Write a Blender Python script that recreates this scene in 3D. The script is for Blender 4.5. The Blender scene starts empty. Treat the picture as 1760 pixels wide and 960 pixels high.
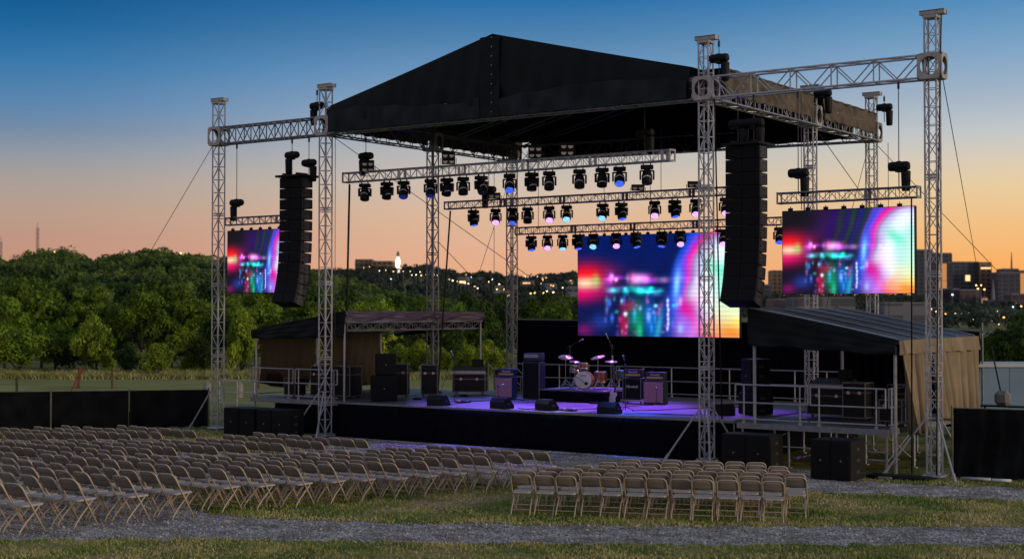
import bpy, bmesh, math, random
import numpy as np
from mathutils import Vector, Matrix
random.seed(7)
R = math.radians
COL = bpy.context.scene.collection
scene = bpy.context.scene
ORD = ['zeroth','first','second','third','fourth','fifth','sixth','seventh','eighth','ninth','tenth','eleventh','twelfth','thirteenth','fourteenth','fifteenth','sixteenth','seventeenth','eighteenth','nineteenth','twentieth']

# ------------------------------------------------------------------ camera
YAW, PITCH, FPX = .614, .021, 2500.
CAM = Vector((18.304, -35.068, 4.1))
cd = bpy.data.cameras.new('camera'); cam = bpy.data.objects.new('camera', cd); COL.objects.link(cam)
cam.location = CAM; cam.rotation_euler = (math.pi/2+PITCH, 0, YAW)
cd.sensor_width = 36; cd.lens = FPX/1760*36; cd.clip_end = 12000; cd.clip_start = .5
cd.dof.use_dof = True; cd.dof.focus_distance = 40; cd.dof.aperture_fstop = 1.25
scene.camera = cam
FW = Vector((-math.sin(YAW), math.cos(YAW), 0)); RT = Vector((math.cos(YAW), math.sin(YAW), 0))
def gp(px, d, z=0.):
    """ground point seen in photo column px at a given distance in front of the camera"""
    p = CAM + FW*d + RT*((px-880)/FPX*d)
    return Vector((p.x, p.y, z))
def ztop(py, d): return 4.1 + (532.5-py)*d/FPX

# ------------------------------------------------------------------ materials
def sock(n, name): return n.inputs[name]
def mat(name, col, rough=.7, metal=0., var=0., scale=6., bump=0., bscale=40., emis=None, es=1., trans=0., spec=.5, coord='Object'):
    m = bpy.data.materials.new(name); m.use_nodes = True
    nt = m.node_tree; b = nt.nodes['Principled BSDF']
    b.inputs['Base Color'].default_value = (*col, 1); b.inputs['Roughness'].default_value = rough
    b.inputs['Metallic'].default_value = metal; b.inputs['Specular IOR Level'].default_value = spec
    tc = nt.nodes.new('ShaderNodeTexCoord')
    if var > 0:
        n = nt.nodes.new('ShaderNodeTexNoise'); n.inputs['Scale'].default_value = scale; n.inputs['Detail'].default_value = 5
        nt.links.new(tc.outputs[coord], n.inputs['Vector'])
        r = nt.nodes.new('ShaderNodeValToRGB'); r.color_ramp.elements[0].position = .3; r.color_ramp.elements[1].position = .7
        r.color_ramp.elements[0].color = (*[c*(1-var) for c in col], 1); r.color_ramp.elements[1].color = (*[min(1, c*(1+var)) for c in col], 1)
        nt.links.new(n.outputs['Fac'], r.inputs['Fac']); nt.links.new(r.outputs['Color'], b.inputs['Base Color'])
    if bump > 0:
        n = nt.nodes.new('ShaderNodeTexNoise'); n.inputs['Scale'].default_value = bscale; n.inputs['Detail'].default_value = 4
        nt.links.new(tc.outputs[coord], n.inputs['Vector'])
        bp = nt.nodes.new('ShaderNodeBump'); bp.inputs['Strength'].default_value = bump; bp.inputs['Distance'].default_value = .02
        nt.links.new(n.outputs['Fac'], bp.inputs['Height']); nt.links.new(bp.outputs['Normal'], b.inputs['Normal'])
    if emis:
        b.inputs['Emission Color'].default_value = (*emis, 1); b.inputs['Emission Strength'].default_value = es
    if trans: b.inputs['Transmission Weight'].default_value = trans
    return m
M = {}
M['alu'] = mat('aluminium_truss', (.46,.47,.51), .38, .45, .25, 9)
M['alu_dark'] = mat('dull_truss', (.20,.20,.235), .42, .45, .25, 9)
M['plate'] = mat('corner_plate', (.42,.40,.38), .45, .4, .2, 5, .1, 20)
M['steel'] = mat('wire_steel', (.06,.06,.065), .5, .5)
M['black'] = mat('black_paint', (.007,.0075,.009), .6, 0, .4, 12, .05, 60, spec=.22)
M['grille'] = mat('speaker_grille', (.0055,.006,.007), .7, 0, .3, 30, .1, 300, spec=.2)
M['grey_metal'] = mat('handrail_metal', (.36,.38,.40), .45, .4, .15, 10)
M['deckpaint'] = mat('stage_ply', (.095,.095,.115), .5, 0, .35, 1.6, .05, 30)
M['deckedge'] = mat('deck_edge', (.22,.23,.25), .5, .3, .2, 8)
M['skirt'] = mat('black_skirt', (.0045,.005,.008), .95, 0, .2, 3, spec=.05)
M['drape'] = mat('black_drape', (.006,.006,.010), .95, 0, .2, 3, spec=.05)
M['tarp'] = mat('dark_tarp', (.0048,.0078,.0095), .62, 0, .35, 1.2, .25, 5, spec=.22)
M['tarp_under'] = mat('tarp_underside', (.006,.006,.009), .9, 0, .2, 2, spec=.1)
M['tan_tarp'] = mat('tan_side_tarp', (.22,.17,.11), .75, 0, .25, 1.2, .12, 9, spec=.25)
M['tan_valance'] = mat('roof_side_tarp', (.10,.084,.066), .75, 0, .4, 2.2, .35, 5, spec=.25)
M['brown_tarp'] = mat('brown_inner_tarp', (.034,.028,.022), .85, 0, .25, .6, .1, 4, spec=.1)
M['plum'] = mat('dusty_tarp', (.050,.038,.062), .5, 0, .15, .6, .05, 4)
M['wingroof'] = mat('blue_grey_roof', (.045,.056,.078), .55, 0, .3, 1.5, .1, 10)
M['frame_tube'] = mat('chair_tube', (.46,.38,.29), .45, .1, .12, 8)
M['chair'] = mat('chair_plastic', (.24,.20,.16), .6, 0, .12, 7)
M['seatm'] = mat('chair_seat', (.40,.35,.32), .62, 0, .12, 5)
M['wood'] = mat('post_wood', (.09,.06,.04), .9, 0, .3, 10)
M['mesh'] = mat('fence_fabric', (.008,.009,.010), .95, 0, .5, 1.5, .2, 8, spec=.1)
M['post'] = mat('fence_post', (.16,.17,.10), .6, .3, .2, 8)
M['mauve'] = mat('magenta_lit_cloth', (.42,.22,.27), .9, 0, .12, 40, .1, 200)  # tan grille cloth with magenta stage light mixed into its colour
M['tolex'] = mat('amp_tolex', (.012,.013,.022), .6, 0, .2, 30, .2, 200)
M['gold'] = mat('amp_panel', (.55,.40,.22), .4, .4, .1, 20)
M['white'] = mat('white_mark', (.75,.75,.78), .5)
M['drumwood'] = mat('drum_shell', (.26,.05,.03), .25, 0, .4, 9)
M['drumhead'] = mat('drum_head', (.72,.68,.75), .5, 0, .08, 5)
M['chrome'] = mat('chrome', (.55,.55,.6), .2, .9)
M['cymbal'] = mat('cymbal_bronze', (.55,.42,.30), .28, .8)
M['teal'] = mat('teal_shell', (.02,.10,.12), .3)
M['caseedge'] = mat('case_edge', (.16,.16,.17), .4, .5)
M['case'] = mat('road_case', (.007,.007,.009), .55, 0, .3, 10, spec=.25)
M['trailer'] = mat('trailer_side', (.17,.26,.37), .5, 0, .1, .8, .1, 3)
M['trailer_roof'] = mat('trailer_roof', (.5,.5,.48), .6)
M['concrete'] = mat('concrete_block', (.22,.21,.20), .9, 0, .3, 6, .3, 20)
M['orange'] = mat('orange_strap', (.42,.10,.05), .7)
M['bark'] = mat('bark', (.045,.035,.027), .95, 0, .4, 8, .4, 15)
M['bulb'] = mat('blinder_lamp', (.35,.36,.38), .15, .5)

def lens_mat(name, col, s):
    m = bpy.data.materials.new(name); m.use_nodes = True; nt = m.node_tree; b = nt.nodes['Principled BSDF']
    b.inputs['Base Color'].default_value = (.02,.02,.03,1); b.inputs['Roughness'].default_value = .15
    if s > 0:
        tc = nt.nodes.new('ShaderNodeTexCoord'); v = nt.nodes.new('ShaderNodeTexVoronoi'); v.inputs['Scale'].default_value = 26
        nt.links.new(tc.outputs['Object'], v.inputs['Vector'])
        r = nt.nodes.new('ShaderNodeValToRGB'); r.color_ramp.elements[0].position = .25; r.color_ramp.elements[1].position = .75
        r.color_ramp.elements[0].color = (*col,1); r.color_ramp.elements[1].color = (*[c*.25 for c in col],1)
        nt.links.new(v.outputs['Distance'], r.inputs['Fac']); nt.links.new(r.outputs['Color'], b.inputs['Emission Color'])
        b.inputs['Emission Strength'].default_value = s
    return m
LENS = {'dark': lens_mat('lens_dark', (0,0,0), 0), 'blue': lens_mat('lens_blue', (.05,.13,1.), 1.8), 'dim': lens_mat('lens_dim_blue', (.03,.04,.6), .45),
        'purple': lens_mat('lens_lilac', (.85,.42,1.), 2.2), 'cyan': lens_mat('lens_cyan', (.25,.6,1.), 2.2)}
def glow(name, col, s): return mat(name, (.02,.02,.02), .5, emis=col, es=s)
GL = {'warm': glow('lamp_warm', (1,.55,.20), 5), 'white': glow('lamp_white', (1,.75,.45), 5.5), 'amber': glow('lamp_amber', (1,.40,.08), 5), 'cool': glow('lamp_cool', (.7,.85,1), 5),
      'window': glow('lit_window', (1,.62,.28), 1.6), 'facade': glow('sunset_glass', (1,.42,.12), .55)}  # facade glow stands for low sun on the tower faces

def leaf_mat(name, c1, c2, haze=(0,0,0), hz=0.):
    m = bpy.data.materials.new(name); m.use_nodes = True; nt = m.node_tree; b = nt.nodes['Principled BSDF']
    b.inputs['Roughness'].default_value = .75; b.inputs['Specular IOR Level'].default_value = .15
    tc = nt.nodes.new('ShaderNodeTexCoord'); oi = nt.nodes.new('ShaderNodeObjectInfo')
    n = nt.nodes.new('ShaderNodeTexNoise'); n.inputs['Scale'].default_value = .5 if hz == 0 else .05; n.inputs['Detail'].default_value = 6
    nt.links.new(tc.outputs['Object'], n.inputs['Vector'])
    r = nt.nodes.new('ShaderNodeValToRGB'); r.color_ramp.elements[0].position = .35; r.color_ramp.elements[1].position = .65
    r.color_ramp.elements[0].color = (*c1,1); r.color_ramp.elements[1].color = (*c2,1)
    nt.links.new(n.outputs['Fac'], r.inputs['Fac'])
    h = nt.nodes.new('ShaderNodeHueSaturation')
    mr = nt.nodes.new('ShaderNodeMapRange'); mr.inputs['To Min'].default_value = .7; mr.inputs['To Max'].default_value = 1.3
    nt.links.new(oi.outputs['Random'], mr.inputs['Value']); nt.links.new(mr.outputs['Result'], h.inputs['Value'])
    nt.links.new(r.outputs['Color'], h.inputs['Color']); nt.links.new(h.outputs['Color'], b.inputs['Base Color'])
    tr = nt.nodes.new('ShaderNodeBsdfTranslucent'); nt.links.new(h.outputs['Color'], tr.inputs['Color'])
    mx = nt.nodes.new('ShaderNodeMixShader'); mx.inputs[0].default_value = .3
    nt.links.new(b.outputs[0], mx.inputs[1]); nt.links.new(tr.outputs[0], mx.inputs[2])
    nt.links.new(mx.outputs[0], nt.nodes['Material Output'].inputs['Surface'])
    return m
M['leaf'] = leaf_mat('leaves_green', (.028,.07,.010), (.20,.30,.03))
M['leaf_bright'] = leaf_mat('leaves_bright', (.08,.14,.015), (.34,.42,.04))
M['leaf_dark'] = leaf_mat('leaves_dark', (.018,.045,.012), (.08,.135,.022))
M['woods'] = leaf_mat('woods_leaves', (.022,.052,.018), (.15,.205,.045), hz=1)
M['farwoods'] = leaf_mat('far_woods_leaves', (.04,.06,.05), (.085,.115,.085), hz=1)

# ------------------------------------------------------------------ mesh builder
class MB:
    def __init__(s): s.v = []; s.f = []
    def add(s, vs, fs):
        o = len(s.v); s.v += [tuple(v) for v in vs]; s.f += [tuple(i+o for i in f) for f in fs]; return s
    def box(s, c, d, rz=0., ch=0., mat4=None):
        x, y, z = d[0]/2, d[1]/2, d[2]/2
        if ch > 0:
            bm = bmesh.new(); bmesh.ops.create_cube(bm, size=1)
            for v in bm.verts: v.co = Vector((v.co.x*d[0], v.co.y*d[1], v.co.z*d[2]))
            bmesh.ops.bevel(bm, geom=bm.edges[:], offset=ch, segments=1, affect='EDGES')
            vs = [v.co.copy() for v in bm.verts]; fs = [[v.index for v in f.verts] for f in bm.faces]; bm.free()
        else:
            vs = [Vector((a*x, b*y, e*z)) for e in (-1,1) for a, b in ((-1,-1),(1,-1),(1,1),(-1,1))]
            fs = [(3,2,1,0),(4,5,6,7),(0,1,5,4),(1,2,6,5),(2,3,7,6),(3,0,4,7)]
        if mat4 is not None: vs = [mat4 @ v for v in vs]
        else:
            m = Matrix.Rotation(rz, 3, 'Z'); vs = [m @ v + Vector(c) for v in vs]
        return s.add(vs, fs)
    def tube(s, pts, r, n=6, caps=True):
        pts = [Vector(p) for p in pts]; rs = r if isinstance(r, (list, tuple)) else [r]*len(pts)
        vs = []; fs = []; up = None
        for i, p in enumerate(pts):
            d = (pts[min(i+1, len(pts)-1)] - pts[max(i-1, 0)]).normalized()
            if up is None:
                a = Vector((0,0,1)) if abs(d.z) < .9 else Vector((1,0,0))
                up = (a - d*a.dot(d)).normalized()
            else: up = (up - d*up.dot(d)).normalized()
            q = d.cross(up)
            for k in range(n):
                t = 2*math.pi*k/n + math.pi/n; vs.append(p + (up*math.cos(t) + q*math.sin(t))*rs[i])
        for i in range(len(pts)-1):
            for k in range(n):
                a = i*n+k; b = i*n+(k+1) % n; fs.append((a, b, b+n, a+n))
        if caps: fs.append(tuple(range(n-1, -1, -1))); fs.append(tuple(range(len(vs)-n, len(vs))))
        return s.add(vs, fs)
    def lathe(s, prof, c=(0,0,0), axis='Z', n=20, m=None):
        vs = []; fs = []
        for r_, h in prof:
            for k in range(n):
                t = 2*math.pi*k/n; p = Vector((r_*math.cos(t), r_*math.sin(t), h))
                if axis == 'Y': p = Vector((p.x, p.z, -p.y))
                if axis == 'X': p = Vector((p.z, p.y, -p.x))
                if m is not None: p = m @ p
                vs.append(p + Vector(c))
        for i in range(len(prof)-1):
            for k in range(n):
                a = i*n+k; b = i*n+(k+1) % n; fs.append((a, b, b+n, a+n))
        fs.append(tuple(range(n-1, -1, -1))); fs.append(tuple(range(len(vs)-n, len(vs))))
        return s.add(vs, fs)
    def quad(s, a, b, c, d): return s.add([a, b, c, d], [(0,1,2,3)])
    def prism(s, poly, axis, a, b):
        # poly in the plane normal to axis ('X' -> (y,z), 'Y' -> (x,z)), extruded a..b
        n = len(poly); mk = (lambda t, p: (t, p[0], p[1])) if axis == 'X' else (lambda t, p: (p[0], t, p[1]))
        vs = [mk(a, p) for p in poly] + [mk(b, p) for p in poly]
        fs = [tuple(range(n)), tuple(range(2*n-1, n-1, -1))] + [(i, i+n, (i+1) % n+n, (i+1) % n) for i in range(n)]
        return s.add(vs, fs)
    def build(s, name, m, parent=None, smooth=False, loc=None):
        me = bpy.data.meshes.new(name); me.from_pydata(s.v, [], s.f); me.update()
        me.materials.append(m)
        bm = bmesh.new(); bm.from_mesh(me); bmesh.ops.recalc_face_normals(bm, faces=bm.faces[:]); bm.to_mesh(me); bm.free()
        if smooth: me.polygons.foreach_set('use_smooth', [True]*len(me.polygons))
        o = bpy.data.objects.new(name, me); COL.objects.link(o)
        if parent: o.parent = parent
        if loc: o.location = loc
        return o
def npmesh(name, V, F, m, parent=None):
    me = bpy.data.meshes.new(name); k = F.shape[1]
    me.vertices.add(len(V)); me.vertices.foreach_set('co', V.astype(np.float32).ravel())
    me.loops.add(F.size); me.loops.foreach_set('vertex_index', F.astype(np.int32).ravel())
    me.polygons.add(len(F)); me.polygons.foreach_set('loop_start', np.arange(0, F.size, k, dtype=np.int32))
    me.update(calc_edges=True); me.materials.append(m)
    o = bpy.data.objects.new(name, me); COL.objects.link(o)
    if parent: o.parent = parent
    return o
def tag(o, label, cat, group=None, kind=None):
    if label: o['label'] = label
    if cat: o['category'] = cat
    if group: o['group'] = group
    if kind: o['kind'] = kind
    return o
def thing(name, label, cat, loc=(0,0,0), rz=0., group=None):
    o = bpy.data.objects.new(name, None); COL.objects.link(o); o.empty_display_size = .2
    o.location = loc; o.rotation_euler = (0,0,rz)
    return tag(o, label, cat, group)
def struct(o): o['kind'] = 'structure'; return o
def kids(o): return [c for c in bpy.data.objects if c.parent == o]
TREE = {}
def copy_tree(o, parent=None):
    if o not in TREE: TREE[o] = kids(o)
    c = o.copy(); COL.objects.link(c); c.parent = parent
    for ch in TREE[o]: copy_tree(ch, c)
    return c
def cloth(name, p00, p10, p11, p01, m, parent=None, nu=60, nv=16, amp=.04, folds=8, seed=0, hem=0., swag=0., thick=True, pleat=False):
    """hanging sheet: p00,p10 top edge, p01,p11 bottom edge; vertical folds and a wavy hem"""
    rnd = random.Random(seed); P = [Vector(p) for p in (p00, p10, p11, p01)]
    nrm = (P[1]-P[0]).cross(P[3]-P[0]).normalized(); ph = [rnd.uniform(0, 6.28) for _ in range(6)]
    fr = [folds*rnd.uniform(.7, 1.4) for _ in range(3)]
    vs = []; fs = []
    for j in range(nv+1):
        v = j/nv
        for i in range(nu+1):
            u = i/nu
            p = P[0].lerp(P[1], u).lerp(P[3].lerp(P[2], u), v)
            d = sum(math.sin(6.28*fr[k]*(u+.04*math.sin(3*v+ph[k+3])+.02*math.sin(7*v+ph[k])) + ph[k])/(k+1) for k in range(3))
            if pleat: d = 1.6-3.2*abs(math.sin(3.14*fr[0]*(u+.055*math.sin(8.3*u+ph[2])+.03*math.sin(19*u+ph[3])+.02*v*math.sin(9*u+ph[4])) + ph[0]))**.75*(.55+.45*abs(math.sin(5.1*u+ph[5])))+.3*math.sin(6.28*fr[1]*2*u+ph[1])*v
            d2 = math.sin(6.28*(1.7*u+2.3*v)+ph[1])*math.sin(6.28*(2.1*u-1.1*v)+ph[2])
            a = amp*(.35+.65*v)
            p = p + nrm*(d*a + d2*amp*(.06 if pleat else .35))
            p.z += -swag*abs(math.sin(3.14159*u*max(1, folds/4)))*v + (hem*v*math.sin(6.28*fr[1]*u+ph[0]) if hem else 0)
            vs.append(p)
    for j in range(nv):
        for i in range(nu):
            a = j*(nu+1)+i; fs.append((a, a+1, a+nu+2, a+nu+1))
    mb = MB(); mb.add(vs, fs)
    o = mb.build(name, m, parent, smooth=True)
    if thick:
        s = o.modifiers.new('thick', 'SOLIDIFY'); s.thickness = .008
    return o

# ------------------------------------------------------------------ world, sun
w = bpy.data.worlds.new('World'); scene.world = w; w.use_nodes = True; nt = w.node_tree
for n in list(nt.nodes): nt.nodes.remove(n)
out = nt.nodes.new('ShaderNodeOutputWorld')
tc = nt.nodes.new('ShaderNodeTexCoord'); sep = nt.nodes.new('ShaderNodeSeparateXYZ'); nt.links.new(tc.outputs['Generated'], sep.inputs[0])
def srgb(c): return tuple(((x/255)/12.92 if x/255 <= .04045 else ((x/255+.055)/1.055)**2.4) for x in c)
def ramp(stops):
    r = nt.nodes.new('ShaderNodeValToRGB'); e = r.color_ramp.elements
    while len(e) > 1: e.remove(e[-1])
    e[0].position = stops[0][0]; e[0].color = (*srgb(stops[0][1]), 1)
    for p, c in stops[1:]:
        x = e.new(p); x.color = (*srgb(c), 1)
    nt.links.new(mp.outputs[0], r.inputs[0]); return r
mp = nt.nodes.new('ShaderNodeMapRange'); mp.inputs['From Min'].default_value = -.05; mp.inputs['From Max'].default_value = 1.
nt.links.new(sep.outputs['Z'], mp.inputs['Value'])
def e(py):  # ramp position for a picture height
    z = math.sin(math.atan((532.5-py)/FPX)); return (z+.05)/1.05
UP = [(.33,(92,124,160)), (1,(132,142,164))]  # overhead sky set brighter than real dusk, as fill light out of view
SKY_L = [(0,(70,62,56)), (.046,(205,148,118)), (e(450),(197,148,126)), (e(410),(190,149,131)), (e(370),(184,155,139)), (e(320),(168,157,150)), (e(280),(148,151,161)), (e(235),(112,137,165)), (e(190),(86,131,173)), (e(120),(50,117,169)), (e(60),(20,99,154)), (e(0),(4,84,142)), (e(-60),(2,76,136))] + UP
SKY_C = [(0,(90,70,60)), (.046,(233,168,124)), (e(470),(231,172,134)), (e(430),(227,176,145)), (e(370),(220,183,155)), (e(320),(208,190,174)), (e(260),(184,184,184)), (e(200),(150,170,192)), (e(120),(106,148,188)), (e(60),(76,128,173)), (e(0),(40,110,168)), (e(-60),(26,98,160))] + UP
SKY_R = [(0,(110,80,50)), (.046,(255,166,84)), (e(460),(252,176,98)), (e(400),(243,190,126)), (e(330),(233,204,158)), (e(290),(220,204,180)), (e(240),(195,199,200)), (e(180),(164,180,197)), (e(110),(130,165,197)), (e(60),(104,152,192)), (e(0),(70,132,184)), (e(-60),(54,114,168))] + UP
rl, rc, rr = ramp(SKY_L), ramp(SKY_C), ramp(SKY_R)
dr = nt.nodes.new('ShaderNodeVectorMath'); dr.operation = 'DOT_PRODUCT'; nt.links.new(tc.outputs['Generated'], dr.inputs[0]); dr.inputs[1].default_value = RT
mA = nt.nodes.new('ShaderNodeMapRange'); mA.interpolation_type = 'SMOOTHSTEP'; mA.inputs['From Min'].default_value = -.34; mA.inputs['From Max'].default_value = 0.0
mB = nt.nodes.new('ShaderNodeMapRange'); mB.interpolation_type = 'SMOOTHSTEP'; mB.inputs['From Min'].default_value = 0.0; mB.inputs['From Max'].default_value = .36
nt.links.new(dr.outputs['Value'], mA.inputs['Value']); nt.links.new(dr.outputs['Value'], mB.inputs['Value'])
x1 = nt.nodes.new('ShaderNodeMixRGB'); x2 = nt.nodes.new('ShaderNodeMixRGB')
nt.links.new(mA.outputs[0], x1.inputs[0]); nt.links.new(rl.outputs[0], x1.inputs[1]); nt.links.new(rc.outputs[0], x1.inputs[2])
nt.links.new(mB.outputs[0], x2.inputs[0]); nt.links.new(x1.outputs[0], x2.inputs[1]); nt.links.new(rr.outputs[0], x2.inputs[2])
SKY_B = [(0,(80,70,66)), (.046,(184,150,138)), (.12,(184,158,152)), (.25,(160,154,164)), (.5,(140,146,168)), (1,(132,142,164))]  # sky behind the camera, raised as unseen fill light
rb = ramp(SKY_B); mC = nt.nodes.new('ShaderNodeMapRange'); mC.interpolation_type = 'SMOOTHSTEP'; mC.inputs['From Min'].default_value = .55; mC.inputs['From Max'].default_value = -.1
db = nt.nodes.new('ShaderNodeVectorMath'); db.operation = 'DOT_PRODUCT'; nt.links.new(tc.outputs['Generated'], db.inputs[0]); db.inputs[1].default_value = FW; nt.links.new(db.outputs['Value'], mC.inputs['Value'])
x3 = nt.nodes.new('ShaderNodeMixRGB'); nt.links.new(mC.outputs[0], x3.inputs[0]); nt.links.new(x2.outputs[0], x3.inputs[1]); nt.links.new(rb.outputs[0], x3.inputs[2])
sky = nt.nodes.new('ShaderNodeTexSky'); sky.sky_type = 'NISHITA'; sky.sun_disc = False; sky.sun_elevation = R(1.5)
SUN = Vector((.98, .12, .10)).normalized()
sky.sun_rotation = math.atan2(SUN.x, SUN.y)
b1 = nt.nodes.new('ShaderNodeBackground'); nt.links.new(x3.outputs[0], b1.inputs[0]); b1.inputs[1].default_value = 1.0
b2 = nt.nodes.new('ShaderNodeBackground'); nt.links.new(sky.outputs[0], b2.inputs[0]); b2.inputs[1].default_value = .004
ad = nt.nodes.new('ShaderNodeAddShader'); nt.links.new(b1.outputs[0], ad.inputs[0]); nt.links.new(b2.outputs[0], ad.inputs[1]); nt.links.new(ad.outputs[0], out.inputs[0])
sl = bpy.data.lights.new('sun', 'SUN'); sl.energy = 1.5; sl.angle = R(12); sl.color = (1,.79,.53)
so = bpy.data.objects.new('sun', sl); COL.objects.link(so); so.rotation_euler = SUN.to_track_quat('Z', 'Y').to_euler()

# ------------------------------------------------------------------ terrain
SKYL = [(-400,436),(0,436),(30,436),(60,428),(110,424),(160,440),(215,428),(255,423),(300,428),(350,432),(420,440),(500,448),(540,462),(590,472),(640,484),(690,500),(760,515),(900,526),(2400,530)]
SKYF = [(-400,470),(300,468),(500,460),(580,456),(610,457),(640,452),(700,452),(730,451),(765,456),(805,465),(835,460),(867,466),(912,469),(930,465),(985,461),(1010,466),(1080,475),(1200,497),(1300,499),(1560,499),(1640,512),(1700,517),(2400,522)]
def interp(t, x):
    if x <= t[0][0]: return t[0][1]
    for (a, va), (b, vb) in zip(t, t[1:]):
        if x <= b: return va + (vb-va)*(x-a)/(b-a)
    return t[-1][1]
def sst(a, b, x): t = min(1, max(0, (x-a)/(b-a))); return t*t*(3-2*t)
def hz(px, d):
    if d < 150: return 0.
    h1 = max(0, ztop(interp(SKYL, px), 450) - 8)*sst(170, 450, d)*(1-.6*sst(480, 700, d))
    h2 = max(0, ztop(interp(SKYF, px), 1500) - 12)*sst(650, 1500, d)*(1-.5*sst(1600, 2500, d))
    return max(h1, h2)
def terrain():
    azs = sorted(set([math.radians(a) for a in range(-180, 181, 4) if abs(a) > 26] + [math.radians(a/2) for a in range(-52, 53)]))
    ds = [0.5, 6, 14, 25, 40, 60, 80, 100, 130, 160] + [180+i*20 for i in range(16)] + [520, 560, 620, 700] + [760+60*i for i in range(15)] + [1800, 2200, 2800, 4000, 7000, 10500]
    V = []; F = []
    for d in ds:
        for a in azs:
            px = 880+FPX*math.tan(a) if abs(a) < 1.2 else (-3000 if a < 0 else 5000)
            dd = d*math.cos(a) if abs(a) < 1.2 else 0
            p = CAM + FW*(d*math.cos(a)) + RT*(d*math.sin(a))
            V.append((p.x, p.y, hz(px, dd)*(1 if abs(a) < .5 else max(0, 1-(abs(a)-.5)*2))))
    n = len(azs)
    for j in range(len(ds)-1):
        for i in range(n-1): F.append((j*n+i, j*n+i+1, (j+1)*n+i+1, (j+1)*n+i))
    F.append(tuple(range(n-2, -1, -1)))
    mb = MB(); mb.v = V; mb.f = F[:-1]
    # close the small hole under the camera
    o = len(mb.v); mb.v.append((CAM.x, CAM.y, 0)); mb.f += [(o, i+1, i) for i in range(n-1)]
    return mb
def ground_mat():
    m = bpy.data.materials.new('turf'); m.use_nodes = True; nt = m.node_tree; b = nt.nodes['Principled BSDF']; b.inputs['Roughness'].default_value = .95; b.inputs['Specular IOR Level'].default_value = .1
    g = nt.nodes.new('ShaderNodeNewGeometry')
    def noise(s, d=6):
        n = nt.nodes.new('ShaderNodeTexNoise'); n.inputs['Scale'].default_value = s; n.inputs['Detail'].default_value = d; nt.links.new(g.outputs['Position'], n.inputs['Vector']); return n
    a, c = noise(.55), noise(9, 8)
    r1 = nt.nodes.new('ShaderNodeValToRGB'); e_ = r1.color_ramp.elements; e_[0].position = .38; e_[0].color = (.08,.13,.03,1); e_[1].position = .62; e_[1].color = (.36,.29,.14,1)
    x = e_.new(.5); x.color = (.19,.21,.06,1)
    nt.links.new(a.outputs['Fac'], r1.inputs['Fac'])
    r2 = nt.nodes.new('ShaderNodeValToRGB'); r2.color_ramp.elements[0].position = .3; r2.color_ramp.elements[0].color = (.35,.35,.35,1); r2.color_ramp.elements[1].position = .7; r2.color_ramp.elements[1].color = (1.25,1.2,1.1,1)
    nt.links.new(c.outputs['Fac'], r2.inputs['Fac'])
    mu = nt.nodes.new('ShaderNodeMixRGB'); mu.blend_type = 'MULTIPLY'; mu.inputs[0].default_value = 1; nt.links.new(r1.outputs[0], mu.inputs[1]); nt.links.new(r2.outputs[0], mu.inputs[2])
    nt.links.new(mu.outputs[0], b.inputs['Base Color'])
    bp = nt.nodes.new('ShaderNodeBump'); bp.inputs['Strength'].default_value = .6; bp.inputs['Distance'].default_value = .05
    nt.links.new(c.outputs['Fac'], bp.inputs['Height']); nt.links.new(bp.outputs['Normal'], b.inputs['Normal'])
    return m
struct(terrain().build('ground', ground_mat(), smooth=True))

def gravel_mat():
    m = bpy.data.materials.new('gravel'); m.use_nodes = True; nt = m.node_tree; b = nt.nodes['Principled BSDF']; b.inputs['Roughness'].default_value = .85; b.inputs['Specular IOR Level'].default_value = .3
    g = nt.nodes.new('ShaderNodeNewGeometry')
    v = nt.nodes.new('ShaderNodeTexVoronoi'); v.inputs['Scale'].default_value = 27; nt.links.new(g.outputs['Position'], v.inputs['Vector'])
    n = nt.nodes.new('ShaderNodeTexNoise'); n.inputs['Scale'].default_value = 1.3; n.inputs['Detail'].default_value = 7; nt.links.new(g.outputs['Position'], n.inputs['Vector'])
    sp = nt.nodes.new('ShaderNodeSeparateColor'); nt.links.new(v.outputs['Color'], sp.inputs[0])
    r = nt.nodes.new('ShaderNodeValToRGB'); e_ = r.color_ramp.elements; e_[0].position = .1; e_[0].color = (.21,.20,.195,1); e_[1].position = .97; e_[1].color = (1,.97,.93,1)
    x = e_.new(.75); x.color = (.42,.40,.39,1)
    nt.links.new(sp.outputs[0], r.inputs['Fac'])
    r2 = nt.nodes.new('ShaderNodeValToRGB'); r2.color_ramp.elements[0].position = .36; r2.color_ramp.elements[0].color = (.52,.50,.47,1); r2.color_ramp.elements[1].position = .64; r2.color_ramp.elements[1].color = (1.15,1.15,1.15,1)
    nt.links.new(n.outputs['Fac'], r2.inputs['Fac'])
    mu = nt.nodes.new('ShaderNodeMixRGB'); mu.blend_type = 'MULTIPLY'; mu.inputs[0].default_value = 1; nt.links.new(r.outputs[0], mu.inputs[1]); nt.links.new(r2.outputs[0], mu.inputs[2]); nt.links.new(mu.outputs[0], b.inputs['Base Color'])
    bp = nt.nodes.new('ShaderNodeBump'); bp.inputs['Strength'].default_value = .9; bp.inputs['Distance'].default_value = .03; bp.invert = True
    nt.links.new(v.outputs['Distance'], bp.inputs['Height']); nt.links.new(bp.outputs['Normal'], b.inputs['Normal'])
    return m
M['gravel'] = gravel_mat()
def rough_poly(pts, jit=.12, step=.22, seed=1):
    rnd = random.Random(seed); out = []
    for (a, b) in zip(pts, pts[1:]+pts[:1]):
        L = math.hypot(b[0]-a[0], b[1]-a[1]); n = max(1, int(L/step)) if L < 40 else 1
        for i in range(n):
            t = i/n; s = jit*(1 if L < 40 else 0)
            out.append((a[0]+(b[0]-a[0])*t+rnd.gauss(0, s)*.6, a[1]+(b[1]-a[1])*t+rnd.gauss(0, s)))
    return out
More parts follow.
